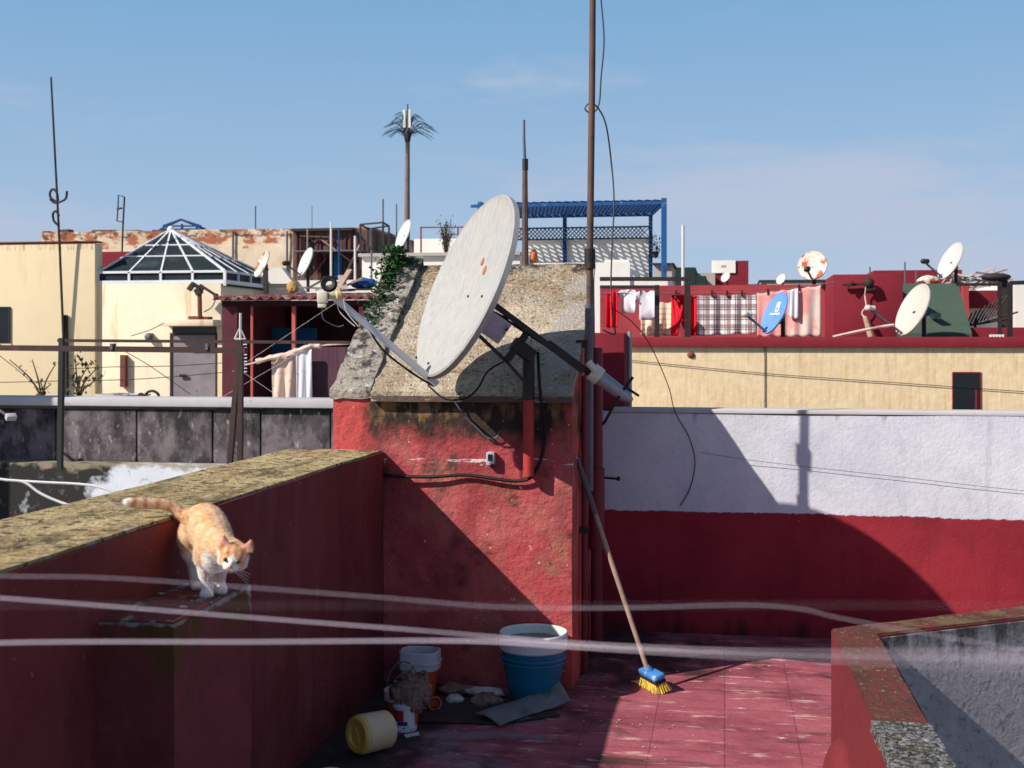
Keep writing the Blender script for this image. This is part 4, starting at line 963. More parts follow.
part('glazing_bar', MB().box((a.x+.33, YC-.05, b.z), (a.x+.36, YC-.021, a.z)), M['frame_dark'], w)
d = opening(t, 'door', 172.5, 216, 335, 398, YC+.10, 'door_grey', 'frame_dark', .05)
part('handle', MB().box(at(181, 372, YC)+Vector((-.05, -.0, -.06)), at(184, 377, YC)+Vector((.05, .04, 0))), M['dark_hole'], d)
a, b = at(172.5, 327, YC+.1), at(216, 335, YC+.1)
part('door_gap', MB().box((a.x, YC+.09, b.z+.05), (b.x, YC+.13, a.z)), M['dark_glass'], t)  # dark strip filling the gap between door head and canopy
a, b = at(166, 320, YC), at(221, 326, YC)
part('canopy', MB().box((a.x, YC-.5, b.z), (b.x, YC+.14, a.z), bevel=.01), M['cream_light'], t)
part('wall_pipe', MB().box(at(120.5, 355, YC)+Vector((0, -.03, 0)), at(125.5, 387, YC)+Vector((0, .16, 0))), M['sill'], t)
part('jamb', bxp(MB(), 217.5, 222.5, 327, YC-.1, .2, -.2), M['cream'], t)
c = at(149, 337, YC)
part('wall_lamp', MB().ball(c, (.12, .1, .11), 2).box(c+Vector((-.05, -.02, -.1)), c+Vector((.05, .14, .1))), M['dull_metal'], t)
# skylight
t = thing('skylight', 'pyramid glass skylight with white bars on the cream house', 'skylight', (at(160, 284, YC).x, 31.5, zat(284, YC, 160)))
y0, y1 = 30.16, 33.6
c0 = at(98, 282, y0); c1 = at(225, 282, y0); zb_ = c0.z-.02; zc = at(98, 272.5, y0).z
x0, x1 = c0.x, c1.x; ap = at(171, 229.5, (y0+y1)/2); 
cor = [Vector((x0, y0, zc)), Vector((x1, y0, zc)), Vector((x1, y1, zc)), Vector((x0, y1, zc))]
gl = MB()
for i in range(4): gl.face([cor[i], cor[(i+1) % 4], ap])
part('glazing', gl, M['sky_glass'], t, False)
part('base_glazing', MB().box((x0+.02, y0+.02, zb_-.1), (x1-.02, y1-.02, zc-.01)), M['sky_glass'], t, False)
fr = MB()
for i in range(4):
    A_, B_ = cor[i], cor[(i+1) % 4]; up_ = Vector((0, 0, 1))
    fr.bar(A_, B_, .06, .06); fr.bar(A_, ap, .06, .06)
    fr.bar(Vector((A_.x, A_.y, zb_-.1)), A_, .07); fr.bar(Vector((A_.x, A_.y, zb_)), Vector((B_.x, B_.y, zb_)), .08, .1)
    for k in (1, 2, 3):
        b_ = A_.lerp(B_, k/4); fr.bar(b_, ap, .042, .045); fr.bar(Vector((b_.x, b_.y, zb_)), b_, .06)
    for k in (.36, .62): fr.bar(A_.lerp(ap, k), B_.lerp(ap, k), .036, .04)
fr.ball(ap, .1, 2)
part('frame', fr, M['white_frame'], t, False)
# maroon block behind the cream house
single('maroon_block', bxp(MB(), 90, 141, 252, 36, 5, GROUND), M['maroon'], 'small maroon wall block showing between cream house and skylight', 'house')
# mast with looped aerial
YM = 29.65
g = lambda px, py: at(px, py, YM)
t = thing('aerial_mast', 'tall thin leaning aerial mast with loop elements before the cream house', 'aerial', g(66, 400))
g2 = lambda px, py, y: at(px, py, y)
part('pole', MB().tube([g2(65.5, 402, 29.93), g2(63.5, 340, 29.88), g2(59.5, 243, 29.72), g2(51, 77, 29.4)], [.04, .034, .032, .024], 8), M['rail_brown'], t)
part('lower_pole', MB().bar(g2(66.2, 402, 29.93), g2(65.2, 315, 29.93), .10), M['frame_dark'], t)
lo = MB()
lo.tube(smoothpath([g(57, 202), g(51, 198), g(50, 193), g(53, 189), g(57, 193), g(58, 201)]), .03, 6)
lo.tube(smoothpath([g(50, 199), g(55, 203), g(62, 201), g(66, 198), g(67, 191)]), .03, 6)
lo.tube(smoothpath([g(58, 225), g(54, 221), g(53, 214), g(56, 211), g(59, 216)]), .03, 6)
part('loop', lo, M['black_metal'], t)
# red pole on the wall by the mast is its shadow in the photo; small aerial behind
YS = 38
g = lambda px, py: at(px, py, YS)
t = thing('roof_aerial', 'small bent folded aerial standing behind the maroon block', 'aerial', g(122, 252))
part('pole', MB().tube([g(122, 256), g(123, 225), g(124.5, 197)], .028, 6), M['black_metal'], t)
part('element', MB().tube([g(124.5, 197), g(118.5, 195), g(118, 208), g(117, 221), g(123, 222)], .022, 6).tube([g(117, 209), g(122, 208)], .035, 6), M['black_metal'], t)
# dish mount without dish on the canopy
YD = YC-.35
g = lambda px, py: at(px, py, YD)
t = thing('aerial_mount', 'rusty antenna mount with feed arm on the canopy over the grey door', 'antenna mount', g(198, 320))
part('base', MB().box(g(188, 320), g(199, 316)+Vector((0, .3, 0)), bevel=.01).box(g(199.5, 319.5), g(208, 316.5)+Vector((0, .3, 0)), bevel=.01), M['sill'], t)
part('pole', MB().tube([g(200, 317), g(199.5, 292)], .06, 8), M['sill'], t)
part('bracket', MB().bar(g(189, 290), g(194, 283), .12, .1).bar(g(193, 284), g(203, 290), .09).bar(g(196, 293), g(201, 290), .16), M['frame_dark'], t)
part('feed_arm', MB().bar(g(200, 285), g(217, 296), .06).ball(g(216, 296), .07, 2), M['frame_dark'], t)
part('lead', MB().tube(smoothpath([g(216, 298), g(212, 307), g(204, 312)]), .015, 5), M['frame_dark'], t)
for k, (q, lab) in enumerate(((((-30, 383), (60, 381), (140, 379), (228, 372)), 'thin wire low along the cream wall, under the rails'), (((64, 369), (110, 367), (170, 366), (236, 362)), 'thin wire just below the lower brown rail'), (((131, 336), (150, 330), (164, 323)), 'short wire rising to the canopy above the door'), (((119, 348), (150, 366), (190, 394)), 'slanting wire from the rail toward the door foot'), ((-5, 356), (18, 370), (40, 390)) and (((-8, 350), (18, 370), (40, 390)), 'dark slanting wire at the left edge by the bare plant'))):
    single('house_wire', MB().tube(smoothpath([at(*p_, 26) for p_ in q]), .009, 5), M['frame_dark'], lab, 'wire', 'wires before the cream house')
# plants at the foot of the cream house
def leafplant(name, label, px, py, Y, stems, lm, nleaf, ls):
    base = at(px, py, Y); t = thing(name, label, 'plant', base, 'potted plants on the neighbour roof')
    st_ = MB(); lf = MB()
    for dx, h, bend in stems:
        pts = smoothpath([base, base+Vector((dx*.4, random.uniform(-.1, .1), h*.5)), base+Vector((dx+bend, random.uniform(-.1, .1), h))], 5)
        st_.tube(pts, [.03*(1-.7*i/len(pts)) for i in range(len(pts))], 5)
        for k in range(nleaf):
            p = random.choice(pts[len(pts)//4:])+Vector((random.gauss(0, .09), random.gauss(0, .09), random.gauss(0, .06))); s = ls*random.uniform(.6, 1.2)
            mm = Matrix.Translation(p) @ Matrix.Rotation(random.uniform(0, 6.3), 4, 'Z') @ Matrix.Rotation(random.uniform(.2, 1.4), 4, 'X')
            lf.face([mm @ Vector(q) for q in ((0, -s, 0), (s*.6, 0, .1*s), (0, s, 0), (-s*.6, 0, .1*s))])
    part('stem', st_, M['stem'], t); part('foliage', lf, M[lm], t, False)
leafplant('potted_plant', 'dry bare stemmed plant left of the leafy one by the cream wall', 42, 400, 28.6, [(-.75, 1.0, -.1), (-.2, 1.0, -.1), (.3, .9, .1), (.0, .45, 0), (.1, .4, .1)], 'leaf_dark', 7, .06)
leafplant('potted_plant', 'leafy tall plant standing by the cream wall under the rails', 79, 400, 28.6, [(-.1, 1.1, 0), (.1, .95, .2), (.4, .6, .2), (-.25, .6, -.05), (.2, .8, .3)], 'leaf_dark', 16, .08)
single('basin', MB().lathe([(0, 0), (.5, 0), (.62, .16), (.66, .16), (.66, .2), (.58, .18), (.46, .04), (0, .04)], Matrix.Translation(at(123, 402, 28.5)), 20), M['coping_white'], 'white basin upside on the roof before the cream wall', 'basin')
single('bent_hose', MB().tube(smoothpath([at(137, 400, 28), at(140, 394, 28), at(145, 395, 28), at(148, 392, 28), at(153, 391, 28), at(158, 394, 28), at(159, 400, 28)]), .035, 6), M['frame_dark'], 'dark bent hose lying on the neighbour roof by the grey door', 'hose')

# ---- far whitewashed building with brick top
YO = 55
t = thing('old_building', 'long old whitewashed building with crumbling brick top in the distance', 'building', (at(200, 300, YO).x, YO, GROUND))
part('wall', bxp(MB(), 42, 372, 232.5, YO, 12, GROUND).rough(.05, .9, 1.2), M['old_white'], t)
random.seed(3); px = 42
while px < 372:
    w_px = random.uniform(3, 14)
    if random.random() < .62:
        a = at(px, 232.5, YO); b = at(min(px+w_px, 372), 232.5, YO); part('coping_stone', MB().box((a.x, YO+.05, a.z-.1), (b.x, YO+.5, a.z+random.uniform(.02, .16))), M['timber_grey'], t, False)
    px += w_px+.5
for px in (233, 287): part('downpipe', MB().tube([at(px, 300, YO-.1), at(px, 231, YO-.1)], .05, 6), M['dull_metal'], t)
YB2 = 62
g = lambda px, py, Y=YB2: at(px, py, Y)
t = thing('canopy_frame', 'blue steel canopy frame above the old whitewashed building', 'frame', g(183, 232))
bf = MB()
ap1, ap2 = g(181, 219.5), g(184, 220.5, 66)
for e in (g(163, 226), g(160, 229.5, 66), g(201, 226), g(205, 229, 66)): bf.bar(ap1, e, .09)
bf.bar(g(163, 226), g(201, 226), .08); bf.bar(g(160, 229.5, 66), g(205, 229, 66), .08)
part('roof_frame', bf, M['blue_dark'], t, False)
for px in (168, 182, 197): part('post', MB().bar(g(px, 224), g(px, 234), .1), M['blue_dark'], t, False)
for px, py, lab in ((255.5, 206, 'thin blue grey pole on the brick topped roof'), (312, 206, 'faint thin pole on the distant roof left of the scaffold cage')):
    t_ = MB().tube([at(px, 236, 56), at(px, py, 56)], .032 if px < 300 else .016, 6)
    single('roof_pole', t_, M['dull_metal'], lab, 'pole', 'thin poles on the far roofs')

# ---- grey timber lean-to on the old building
YT = 49
t = thing('timber_shed', 'ramshackle grey timber roof shed hung with boards and poles', 'shed', (at(328, 300, YT).x, YT, GROUND))
part('wall', bxp(MB(), 293, 372, 231, YT, 5, GROUND), M['timber_grey'], t)
part('roof', bxp(MB(), 291, 352, 228.5, YT-.3, 5.6, zat(231.2, YT, 330), 0), M['frame_dark'], t)
for px in (296, 300, 306, 309, 316, 319, 328, 333, 344, 349, 356, 362): part('board', MB().box(at(px, random.uniform(234, 242), YT-.06), at(px+random.uniform(1, 2.6), random.uniform(262, 280), YT-.06)+Vector((0, .05, 0))), M['shack_maroon'], t, False)
for k, (pa, pb) in enumerate((((296, 270), (318, 252)), ((322, 240), (352, 262)), ((345, 275), (362, 240)), ((300, 236), (330, 237)), ((312, 278), (326, 258)))):
    part('brace', MB().bar(at(*pa, YT-.25), at(*pb, YT-.25), .07, .05), M[('timber_grey', 'wood', 'far_grey', 'timber_grey', 'sill')[k]], t, False)
part('shelf', bxp(MB(), 293, 362, 250.5, YT-.9, .9, zat(253, YT, 330)), M['dull_metal'], t)
part('tarp', bxp(MB(), 334, 342, 254, YT-.12, .05, zat(277, YT, 338)), M['teal'], t)
part('hatch', bxp(MB(), 302, 311, 240, YT-.1, .05, zat(250, YT, 306)), M['dark_hole'], t)
part('dark_opening', MB().box(at(322, 258, YT-.1), at(333, 276, YT-.1)+Vector((0, .05, 0))), M['dark_hole'], t)
def polething(name, px, y0, y1, Y, r, mt, label, group='scaffold poles behind the tin roof'):
    single(name, MB().tube([at(px, y0, Y), at(px, y1, Y)], r, 8), M[mt], label, 'pole', group)
polething('scaffold_pole', 331, 300, 222, 40, .036, 'off_white', 'tall pale pole, leftmost before the timber shed')
polething('scaffold_pole', 339, 300, 228, 42, .034, 'blue_dark', 'bluish thin pole right of the tall pale pole')
polething('scaffold_pole', 307.5, 280, 228, 46, .03, 'wood', 'thin tan pole against the left half of the timber shed')
polething('scaffold_pole', 355, 300, 236, 40, .038, 'off_white', 'stubby grey pole right of the bluish pole')
polething('scaffold_pole', 371.5, 300, 250, 38, .032, 'dull_metal', 'short grey pole before the white terrace wall, left one')
polething('scaffold_pole', 381, 300, 254, 38, .032, 'far_grey', 'short pale pole before the white terrace wall, right one')
polething('scaffold_pole', 383, 262, 199, 47, .034, 'dull_metal', 'tall thin pole inside the black cage frame')
polething('scaffold_pole', 396.5, 262, 204, 47, .028, 'dull_metal', 'thin pole between the black cage and the palm shaped tower')
YK = 46
g = lambda px, py, Y=YK: at(px, py, Y)
t = thing('cage_frame', 'black open cube frame of bars on the roof left of the small dish', 'frame', g(374, 268))
Y2 = YK+2.2
for px, Y in ((360.5, YK), (383, YK), (368, Y2), (389, Y2)): part('upright', MB().bar(g(px, 270, Y), g(px, 224.5 if Y == YK else 227, Y), .07), M['black_metal'], t)
tp = MB()
for a, b in (((360.5, 224.5, YK), (383, 222.5, YK)), ((368, 229, Y2), (389, 226, Y2)), ((360.5, 224.5, YK), (368, 229, Y2)), ((383, 222.5, YK), (389, 226, Y2)), ((360.5, 262, YK), (383, 262, YK)), ((360.5, 238, YK), (383, 262, YK))): tp.bar(g(*a), g(*b), .06)
part('crossbar', tp, M['black_metal'], t)

# ---- white terrace houses in the middle
t = thing('white_terrace_house', 'white terrace house below the blue pergola and rusty railing', 'house', (at(470, 300, 40).x, 40, GROUND))
part('wall', bxp(MB(), 362, 520, 255.5, 39, 4.5, GROUND), M['white_wash'], t)
part('parapet', bxp(MB(), 358, 520, 253.5, 38.85, .4, zat(256, 39, 440)), M['far_grey'], t)
part('upper_wall', bxp(MB(), 414, 470, 239, 44, 3, GROUND), M['white_wash'], t)
part('terrace', MB().box((at(505, 262, 39.6).x, 39.4, GROUND), (at(668, 262, 39.6).x, 47, zat(279, 40, 600))), M['white_wash'], t)
part('terrace_parapet', bxp(MB(), 505, 630, 263.5, 39.3, .25, 0), M['white_beam'], t)
part('screen_wall', MB().box((at(526, 238, 43.8).x, 43.8, 1), (at(652, 238, 43.8).x, 44.1, zat(238, 43.8, 590))), M['white_beam'], t)
part('step_wall', bxp(MB(), 604, 629, 260, 39.7, .25, 1), M['white_beam'], t)
# rusty railing
t = thing('rust_railing', 'rusty open railing on the white upper wall by the shrub', 'railing', at(440, 262, 43))
for px in (421, 458, 477): part('post', MB().bar(at(px, 268, 43), at(px, 227, 43), .05), M['sill'], t)
part('rail', MB().bar(at(420, 227.5, 43), at(490, 227, 43), .045), M['sill'], t)
part('rail', MB().bar(at(440, 234.5, 43), at(490, 234.5, 43), .035), M['sill'], t)
single('water_tank', MB().lathe([(0, 0), (.42, 0), (.44, .1), (.44, .52), (.4, .6), (0, .64)], frame_from(at(423, 240, 45.5), UP), 20, 1, 1), M['dark_green_wall'], 'dark green rounded tank behind the small tilted dish', 'tank')
# shrub
random.seed(11)
bpt = at(446, 262, 41); t = thing('shrub', 'thin grey green shrub growing on the white terrace', 'shrub', bpt)
st_ = MB(); lf = MB()
for i in range(16):
    a = random.uniform(-.22, .22); h = random.uniform(.8, 1.5)
    pts = smoothpath([bpt, bpt+Vector((a*.4, random.uniform(-.1, .1), h*.5)), bpt+Vector((a*1.3, random.uniform(-.25, .25), h))], 4); st_.tube(pts, [.022*(1-.7*k/len(pts)) for k in range(len(pts))], 4)
    for k in range(46):
        p = random.choice(pts[len(pts)//2:])+Vector((random.gauss(0, .07), random.gauss(0, .07), random.gauss(0, .09))); s = random.uniform(.02, .045)
        mm = Matrix.Translation(p) @ Matrix.Rotation(random.uniform(0, 6.3), 4, 'Z') @ Matrix.Rotation(random.uniform(0, 1.6), 4, 'X'); lf.face([mm @ Vector(q) for q in ((0, -s, 0), (s*.5, 0, 0), (0, s, 0), (-s*.5, 0, 0))])
part('branch', st_, M['stem'], t); part('foliage', lf, M['leaf_dark'], t, False)

# ---- blue pergola
t = thing('pergola', 'bright blue pergola with lattice roof and lattice screen on the white terrace', 'pergola', at(590, 279, 41.5))
ZP = zat(204, 40, 590); yf, yb = 40.0, 43.72; xo = lambda y: -.62*(y-yf)/(yb-yf)
xl, xr = at(480, 202, yf).x, at(664, 202, yf).x
zf_ = zat(279, 40, 600)
for nm, x, y in (('post', xr, yf), ('post', xr-.02, yb), ('post', xl, yb), ('post', xl, yf), ('post', (xl+xr)/2-.05, yb)):
    part(nm, MB().bar((x+xo(y), y, zf_-.3), (x+xo(y), y, ZP+(.14 if y == yf else -.02)), .17 if (x == xr and y == yf) else .13), M['blue_paint' if y == yf else 'blue_dark'], t, False)
bm_ = MB()
for y in (yf, yb): bm_.bar((xl-.3+xo(y), y, ZP), (xr+.04+xo(y), y, ZP), .08, .10)
for x in (xl, (xl+xr)/2, xr): bm_.bar((x+xo(yf+.05), yf+.05, ZP-.004), (x+xo(yb-.05), yb-.05, ZP-.004), .08, .09)
part('beam', bm_, M['blue_paint'], t, False)
la = MB(); sp_ = .26; Wd = xr-xl; Dp = yb-yf
k = -Dp
while k < Wd:
    for sgn in (1, -1):
        x_a, x_b = (k, k+Dp) if sgn == 1 else (k+Dp, k)
        ya, yb_ = 0.0, Dp
        # clip to [0, Wd]
        t0, t1 = 0.0, 1.0; dx = x_b-x_a
        for lim, sign in ((0, 1), (Wd, -1)):
            fa = (x_a-lim)*sign; fb = (x_b-lim)*sign
            if fa < 0 and fb < 0: t0, t1 = 1, 0; break
            if fa < 0: t0 = max(t0, fa/(fa-fb))
            if fb < 0: t1 = min(t1, fa/(fa-fb))
        if t1-t0 > .02:
            la.bar((xl+x_a+dx*t0+xo(yf+Dp*t0), yf+Dp*t0, ZP+.075+.022*sgn), (xl+x_a+dx*t1+xo(yf+Dp*t1), yf+Dp*t1, ZP+.075+.022*sgn), .075, .02)
    k += sp_
part('lattice_roof', la, M['blue_dark'], t, False)
ls_ = MB(); z1_, z0_ = zat(228, yb, 590), zat(238.5, yb, 590); hh = z1_-z0_; k = -hh
while k < Wd-.2:
    for sgn in (1, -1):
        xa, xb = (k, k+hh) if sgn == 1 else (k+hh, k)
        if min(xa, xb) < 0 or max(xa, xb) > Wd-.2: continue
        ls_.bar((xl+xa-.45, yb-.03*sgn, z0_), (xl+xb-.45, yb-.03*sgn, z1_), .03, .02, up=(0, 1, 0))
    k += .14
ls_.bar((xl-.45, yb, z1_+.02), (xr-.65, yb, z1_+.02), .08, .05); ls_.bar((xl-.45, yb, z0_-.01), (xr-.65, yb, z0_-.01), .07, .04)
part('lattice_screen', ls_, M['lattice_dark'], t, False)
pc = at(655, 245, 42.2)
t = thing('hanging_plant', 'small dark trailing plant hanging at the pergola corner', 'plant', pc); lf = MB()
for i in range(120):
    p = pc+Vector((random.gauss(0, .1), random.gauss(0, .1), random.gauss(-.05, .22))); s = random.uniform(.03, .07); mm = Matrix.Translation(p) @ Matrix.Rotation(random.uniform(0, 6.3), 4, 'Z') @ Matrix.Rotation(random.uniform(0, 1.6), 4, 'X'); lf.face([mm @ Vector(q) for q in ((0, -s, 0), (s*.5, 0, 0), (0, s, 0), (-s*.5, 0, 0))])
part('foliage', lf, M['leaf_dark'], t, False); part('pot', MB().lathe([(0, -.42), (.1, -.42), (.15, -.22), (0, -.22)], Matrix.Translation(pc), 10), M['frame_dark'], t)
single('clay_sack', MB().ball(at(534, 258, 41.2), (.14, .13, .26), 3).rough(.06, 5, .12), M['terracotta'], 'orange sack standing on the terrace behind the thin wooden pole', 'sack')

# ---- thin wooden pole behind the roof
YW = 11
g = lambda px, py: at(px, py, YW)
t = thing('wooden_pole', 'two part thin wooden pole with taped joint behind the big dish', 'pole', g(524.5, 300))
part('lower_pole', MB().tube([g(525.5, 300), g(525, 220), g(525, 160)], [.030, .028, .022], 8), M['rust_pole'], t)
part('upper_pole', MB().tube([g(525.2, 172), g(524, 140), g(524, 120)], [.016, .013, .011], 8), M['dull_metal'], t)
part('tape', MB().tube([g(525.2, 170), g(525.2, 159)], .027, 8), M['black_metal'], t)
single('roof_slab', MB().box((at(430, 400, 11).x, 7.4, GROUND), (at(640, 400, 11).x, 13.0, .8)), M['grey_roof'], 'flat grey roof of the house directly behind the sloping roof', 'house')

# ---- tin roofed shack
YH = 24
zr = zat(300, YH, 300)
t = thing('shack', 'open fronted maroon shack with rusty corrugated tin roof', 'shack', (at(300, 400, YH).x, YH, .1))
xa, xb = at(222, 300, YH).x, at(392, 300, YH).x
cg = MB()
def corr(a, b):
    x = xa-.1+(xb-xa+.2)*a; y = YH-.25+5.4*b; return Vector((x, y, zr+.035*math.sin(x*2*math.pi/.23)+.06+.05*(y-YH)))
cg.grid(corr, 260, 3)
o = part('roof', cg, M['corrugated'], t, 'all'); mo = o.modifiers.new('th', 'SOLIDIFY'); mo.thickness = .025
part('roof_beam', MB().box((xa, YH-.02, zr-.12), (xb, YH+.1, zr-.01)), M['shack_dark'], t)
part('back_wall', MB().box((xa, YH+3.4, .1), (xb, YH+3.55, zr)), M['shack_dark'], t)
part('side_wall', MB().box((xa, YH+.1, .1), (xa+.1, YH+3.4, zr)).box((xa+.0, YH+.0, .1), (at(237, 300, YH).x, YH+.1, zr-.12)), M['shack_maroon'], t)
part('board_panel', bxp(MB(), 311.5, 352, 347, YH+.2, .06, .1), M['shack_purple'], t)
part('white_panel', bxp(MB(), 295.5, 311.2, 351, YH-.02, .05, .1), M['white_wash'], t)
part('blue_panel', bxp(MB(), 272, 316, 328, YH+2.2, .06, .1), M['teal'], t)
for px, tp_ in ((252, 300), (294, 300), (361, 300)): part('post', MB().bar(at(px, tp_, YH+.05)-Vector((0, 0, .13)), Vector((at(px, tp_, YH+.05).x, YH+.05, .1)), .07 if px != 252 else .045), M['post_red'], t)
# bits on the tin roof
def rz(Y): return zr+.1+.05*(Y-YH)
single('blue_sheet', MB().ball(at(364, 284, 27.5), (.30, .2, .12), 3).rough(.05, 6, .1), M['blue_paint'], 'crumpled blue tarp on the tin roof edge', 'tarp')
for q in (((337, 292), (350, 270), 'wood', 'leaning tan plank on the tin roof, left one'), ((345, 290), (341, 276), 'far_grey', 'leaning grey plank on the tin roof, right one')):
    single('plank', MB().bar(at(*q[0], 27), at(*q[1], 27.4), .14, .05), M[q[2]], q[3], 'plank', 'planks on the tin roof')
random.seed(33)
for k in range(7):
    px = (288, 312, 318, 326, 346, 352, 360)[k]; c = at(px, 291, 27.3); L_ = random.uniform(.3, .7)
    single('scrap_stick', MB().bar(c+Vector((-L_/2, 0, random.uniform(-.05, .1))), c+Vector((L_/2, random.uniform(-.3, .3), random.uniform(.0, .35))), .045, .04), M[('wood', 'far_grey', 'timber_grey', 'off_white', 'timber_grey', 'wood', 'frame_dark')[k]],
           ('thin tan stick on the tin roof below the tilted dish', 'thin grey stick on the tin roof left of the tyre', 'dark timber offcut on the tin roof before the tall white pole', 'white stick on the tin roof beside the tyre', 'grey timber offcut behind the leaning planks', 'tan stick beside the blue tarp', 'black bar on the tin roof by the blue tarp')[k], 'stick', 'scrap sticks on the tin roof')
single('yellow_cloth', MB().ball(at(292, 287, 26.5), (.13, .12, .14), 3).rough(.05, 8, .08), M['yellow_rag'], 'yellow rag bundle on the tin roof below the dish', 'rag')
single('tyre', MB().lathe([(.08, -.06), (.15, -.08), (.18, -.04), (.18, .04), (.15, .08), (.08, .06), (.08, -.06)], frame_from(at(329, 284, 26.2), (.1, -1, .2)), 20), M['black_rubber'], 'black tyre lying on the tin roof beneath the tall pole', 'tyre')
single('roof_stub', MB().bar(at(266, 296, 26.5), at(265.5, 270, 26.5), .09), M['black_metal'], 'black post stub on the tin roof between two dishes', 'post')
# white house behind the shack
t = thing('white_house', 'white low house wall behind the tin roof under the leaning dish', 'house', (at(270, 290, 34).x, 34, GROUND))
part('wall', bxp(MB(), 228, 380, 281, 33, 5, GROUND), M['white_wash'], t)
part('gable', MB().prism([(at(254, 284, 32.9).x, zat(284, 32.9, 254)), (at(258, 270, 32.9).x, zat(270, 32.9, 258)), (at(284, 266, 32.9).x, zat(268, 32.9, 284)), (at(296, 284, 32.9).x, zat(284, 32.9, 296))], .3, 'y', 32.7), M['white_wash'], t)
# laundry at the shack
def cloth(name, px0, px1, py0, py1, Y, mt, label, cat='cloth', rip=.05, group='laundry hanging on the far roofs', slant=(0, 0), nx=30, ny=16, waves=5, th=.012):
    A_, B_, C_, D_ = at(px0, py0, Y), at(px1, py0+slant[0], Y), at(px1, py1+slant[1], Y), at(px0, py1, Y)
    ph = random.uniform(0, 6)
    def f(a, b):
        p = A_.lerp(B_, a).lerp(D_.lerp(C_, a), b); p.y += rip*math.sin(a*waves*6.28+ph+b)*(.25+b)+rip*.6*math.sin(a*waves*2.3+ph*2); p.z += -.02*abs(math.sin(a*waves*3.14)); return p
    mb = MB().grid(f, nx, ny)
    o = single(name, mb, mt, label, cat, group, 'all'); mo = o.modifiers.new('th', 'SOLIDIFY'); mo.thickness = th; return o
YL = YH-.6
cloth('hung_cloth', 271, 296, 358, 402, YL, M['cloth_pink_beige'], 'crumpled beige garment hanging before the shack', rip=.06, slant=(-10, 0), waves=2)
cloth('hung_cloth', 296.5, 312, 349, 406, YL-.1, M['cloth_white'], 'plain white cloth hanging beside the beige garment', rip=.03, slant=(0, 0), waves=2)
single('draped_cloth', MB().tube(smoothpath([at(257, 362, YL-.1), at(268, 359, YL-.1), at(285, 355, YL-.1), at(300, 350, YL-.1), at(312, 346, YL-.1), at(320, 346, YL-.1)]), .055, 8).rough(.03, 8, .08), M['cloth_pink_beige'], 'rolled pale cloth bundled along the line before the shack', 'cloth')
single('shack_line', MB().tube(smoothpath([at(240, 366, YL), at(262, 361, YL), at(312, 347, YL), at(356, 343, YL), at(380, 338, YL)]), .018, 6), M['cloth_pink_beige'], 'pale rope line sagging across the shack front', 'clothesline')
wr = [((232, 372), (340, 300)), ((224, 396), (300, 352)), ((240, 370), (272, 392))]
for i, (a, b) in enumerate(wr):
    single('shack_wire', MB().tube([at(*a, YL-.3), at(*b, YL-.3)], .003, 5), M['white_cable'], ['thin pale wire rising steeply across the shack', 'thin pale wire from the post foot to the line before the shack', 'thin pale wire slanting down to the beige garment'][i], 'wire', 'wires before the shack')
# white lattice aerial
YA = 17
g = lambda px, py: at(px, py, YA)
t = thing('lattice_aerial', 'white fishbone aerial with triangle top before the dark shack', 'aerial', g(240, 400))
part('mast', MB().tube([g(240, 400), g(240.5, 313)], .018, 6), M['off_white'], t)
part('triangle', MB().tube([g(235, 339), g(240, 327), g(245.5, 339), g(235, 339)], .016, 6), M['off_white'], t)
el = MB()
for k in range(9): el.tube([g(239, 345+k*3.4), g(247, 344.5+k*3.4)], .010, 5)
el.tube(smoothpath([g(237, 342), g(243, 350), g(238, 356), g(244, 364), g(239, 371)]), .016, 6)
part('element', el, M['off_white'], t)

# ---- small dishes
def small_dish(px, py, Y, r, nrm, mt, label, base_py, arm=True, name='satellite_dish', reach=1.3, pole_px=None, lnb_mt='lnb', depth=.13):
    c = at(px, py, Y); vd = Vector((c.x, c.y, 0)).normalized(); vr = Vector((vd.y, -vd.x, 0)); nw = (vr*nrm[0]+UP*nrm[1]-vd*nrm[2]).normalized(); m_ = frame_from(c, nw)
    base = at(pole_px or px+2, base_py, Y+.25)
    t = thing(name, label, 'satellite dish', base, 'satellite dishes on the far roofs')
    part('reflector', shell(m_ @ Matrix.Translation((0, 0, -depth*r*.6)), r, depth*r, .02, 40, 8), M[mt], t)
    uu = m_.to_3x3() @ Vector((0, 1, 0))
    back = c-nw*.12
    part('pole', MB().tube([base, Vector((base.x, base.y, max(back.z, base.z+.05)))], .04, 8), M['black_metal'], t)
    part('bracket', MB().bar(back, Vector((base.x, base.y, back.z)), .09).bar(c-nw*.04, c-nw*.2-uu*.1, .08), M['black_metal'], t)
    if arm:
        f_ = c+nw*r*reach-uu*r*.62
        part('feed_arm', MB().bar(c-uu*r*.95, f_, .035), M['dull_metal'], t); part('lnb', MB().ball(f_, (.07, .07, .06), 2).tube([f_, f_+(c-f_).normalized()*.12], .05, 8), M[lnb_mt], t)
    return t, m_
small_dish(262, 264, 30, .35, (-.84, .38, .30), 'dish_rusted_edge', 'white dish with rust patch, leftmost above the tin roof', 292, False, pole_px=265)
small_dish(305.5, 262, 28, .35, (-.86, .34, .30), 'dish_far_white', 'white tilted dish with long feed arm above the tin roof', 292, True, lnb_mt='black_metal', pole_px=308)
small_dish(403.5, 235, 45, .60, (-.86, .34, .30), 'dish_far_white', 'small white dish in front of the palm shaped tower', 262, False, pole_px=408)
t, m_ = small_dish(774.5, 313, 22.3, .385, (-.83, .40, .40), 'dish_blue', 'bright blue dish with white mark before the pink blanket', 340, True, lnb_mt='lnb', pole_px=783)
lg = MB()
zz = lambda x, y: .005+.13*.385*((x*x+y*y)/(.385**2))-.13*.385*.6
def P3_(x, y): return m_ @ Vector((x, y, zz(x, y)))
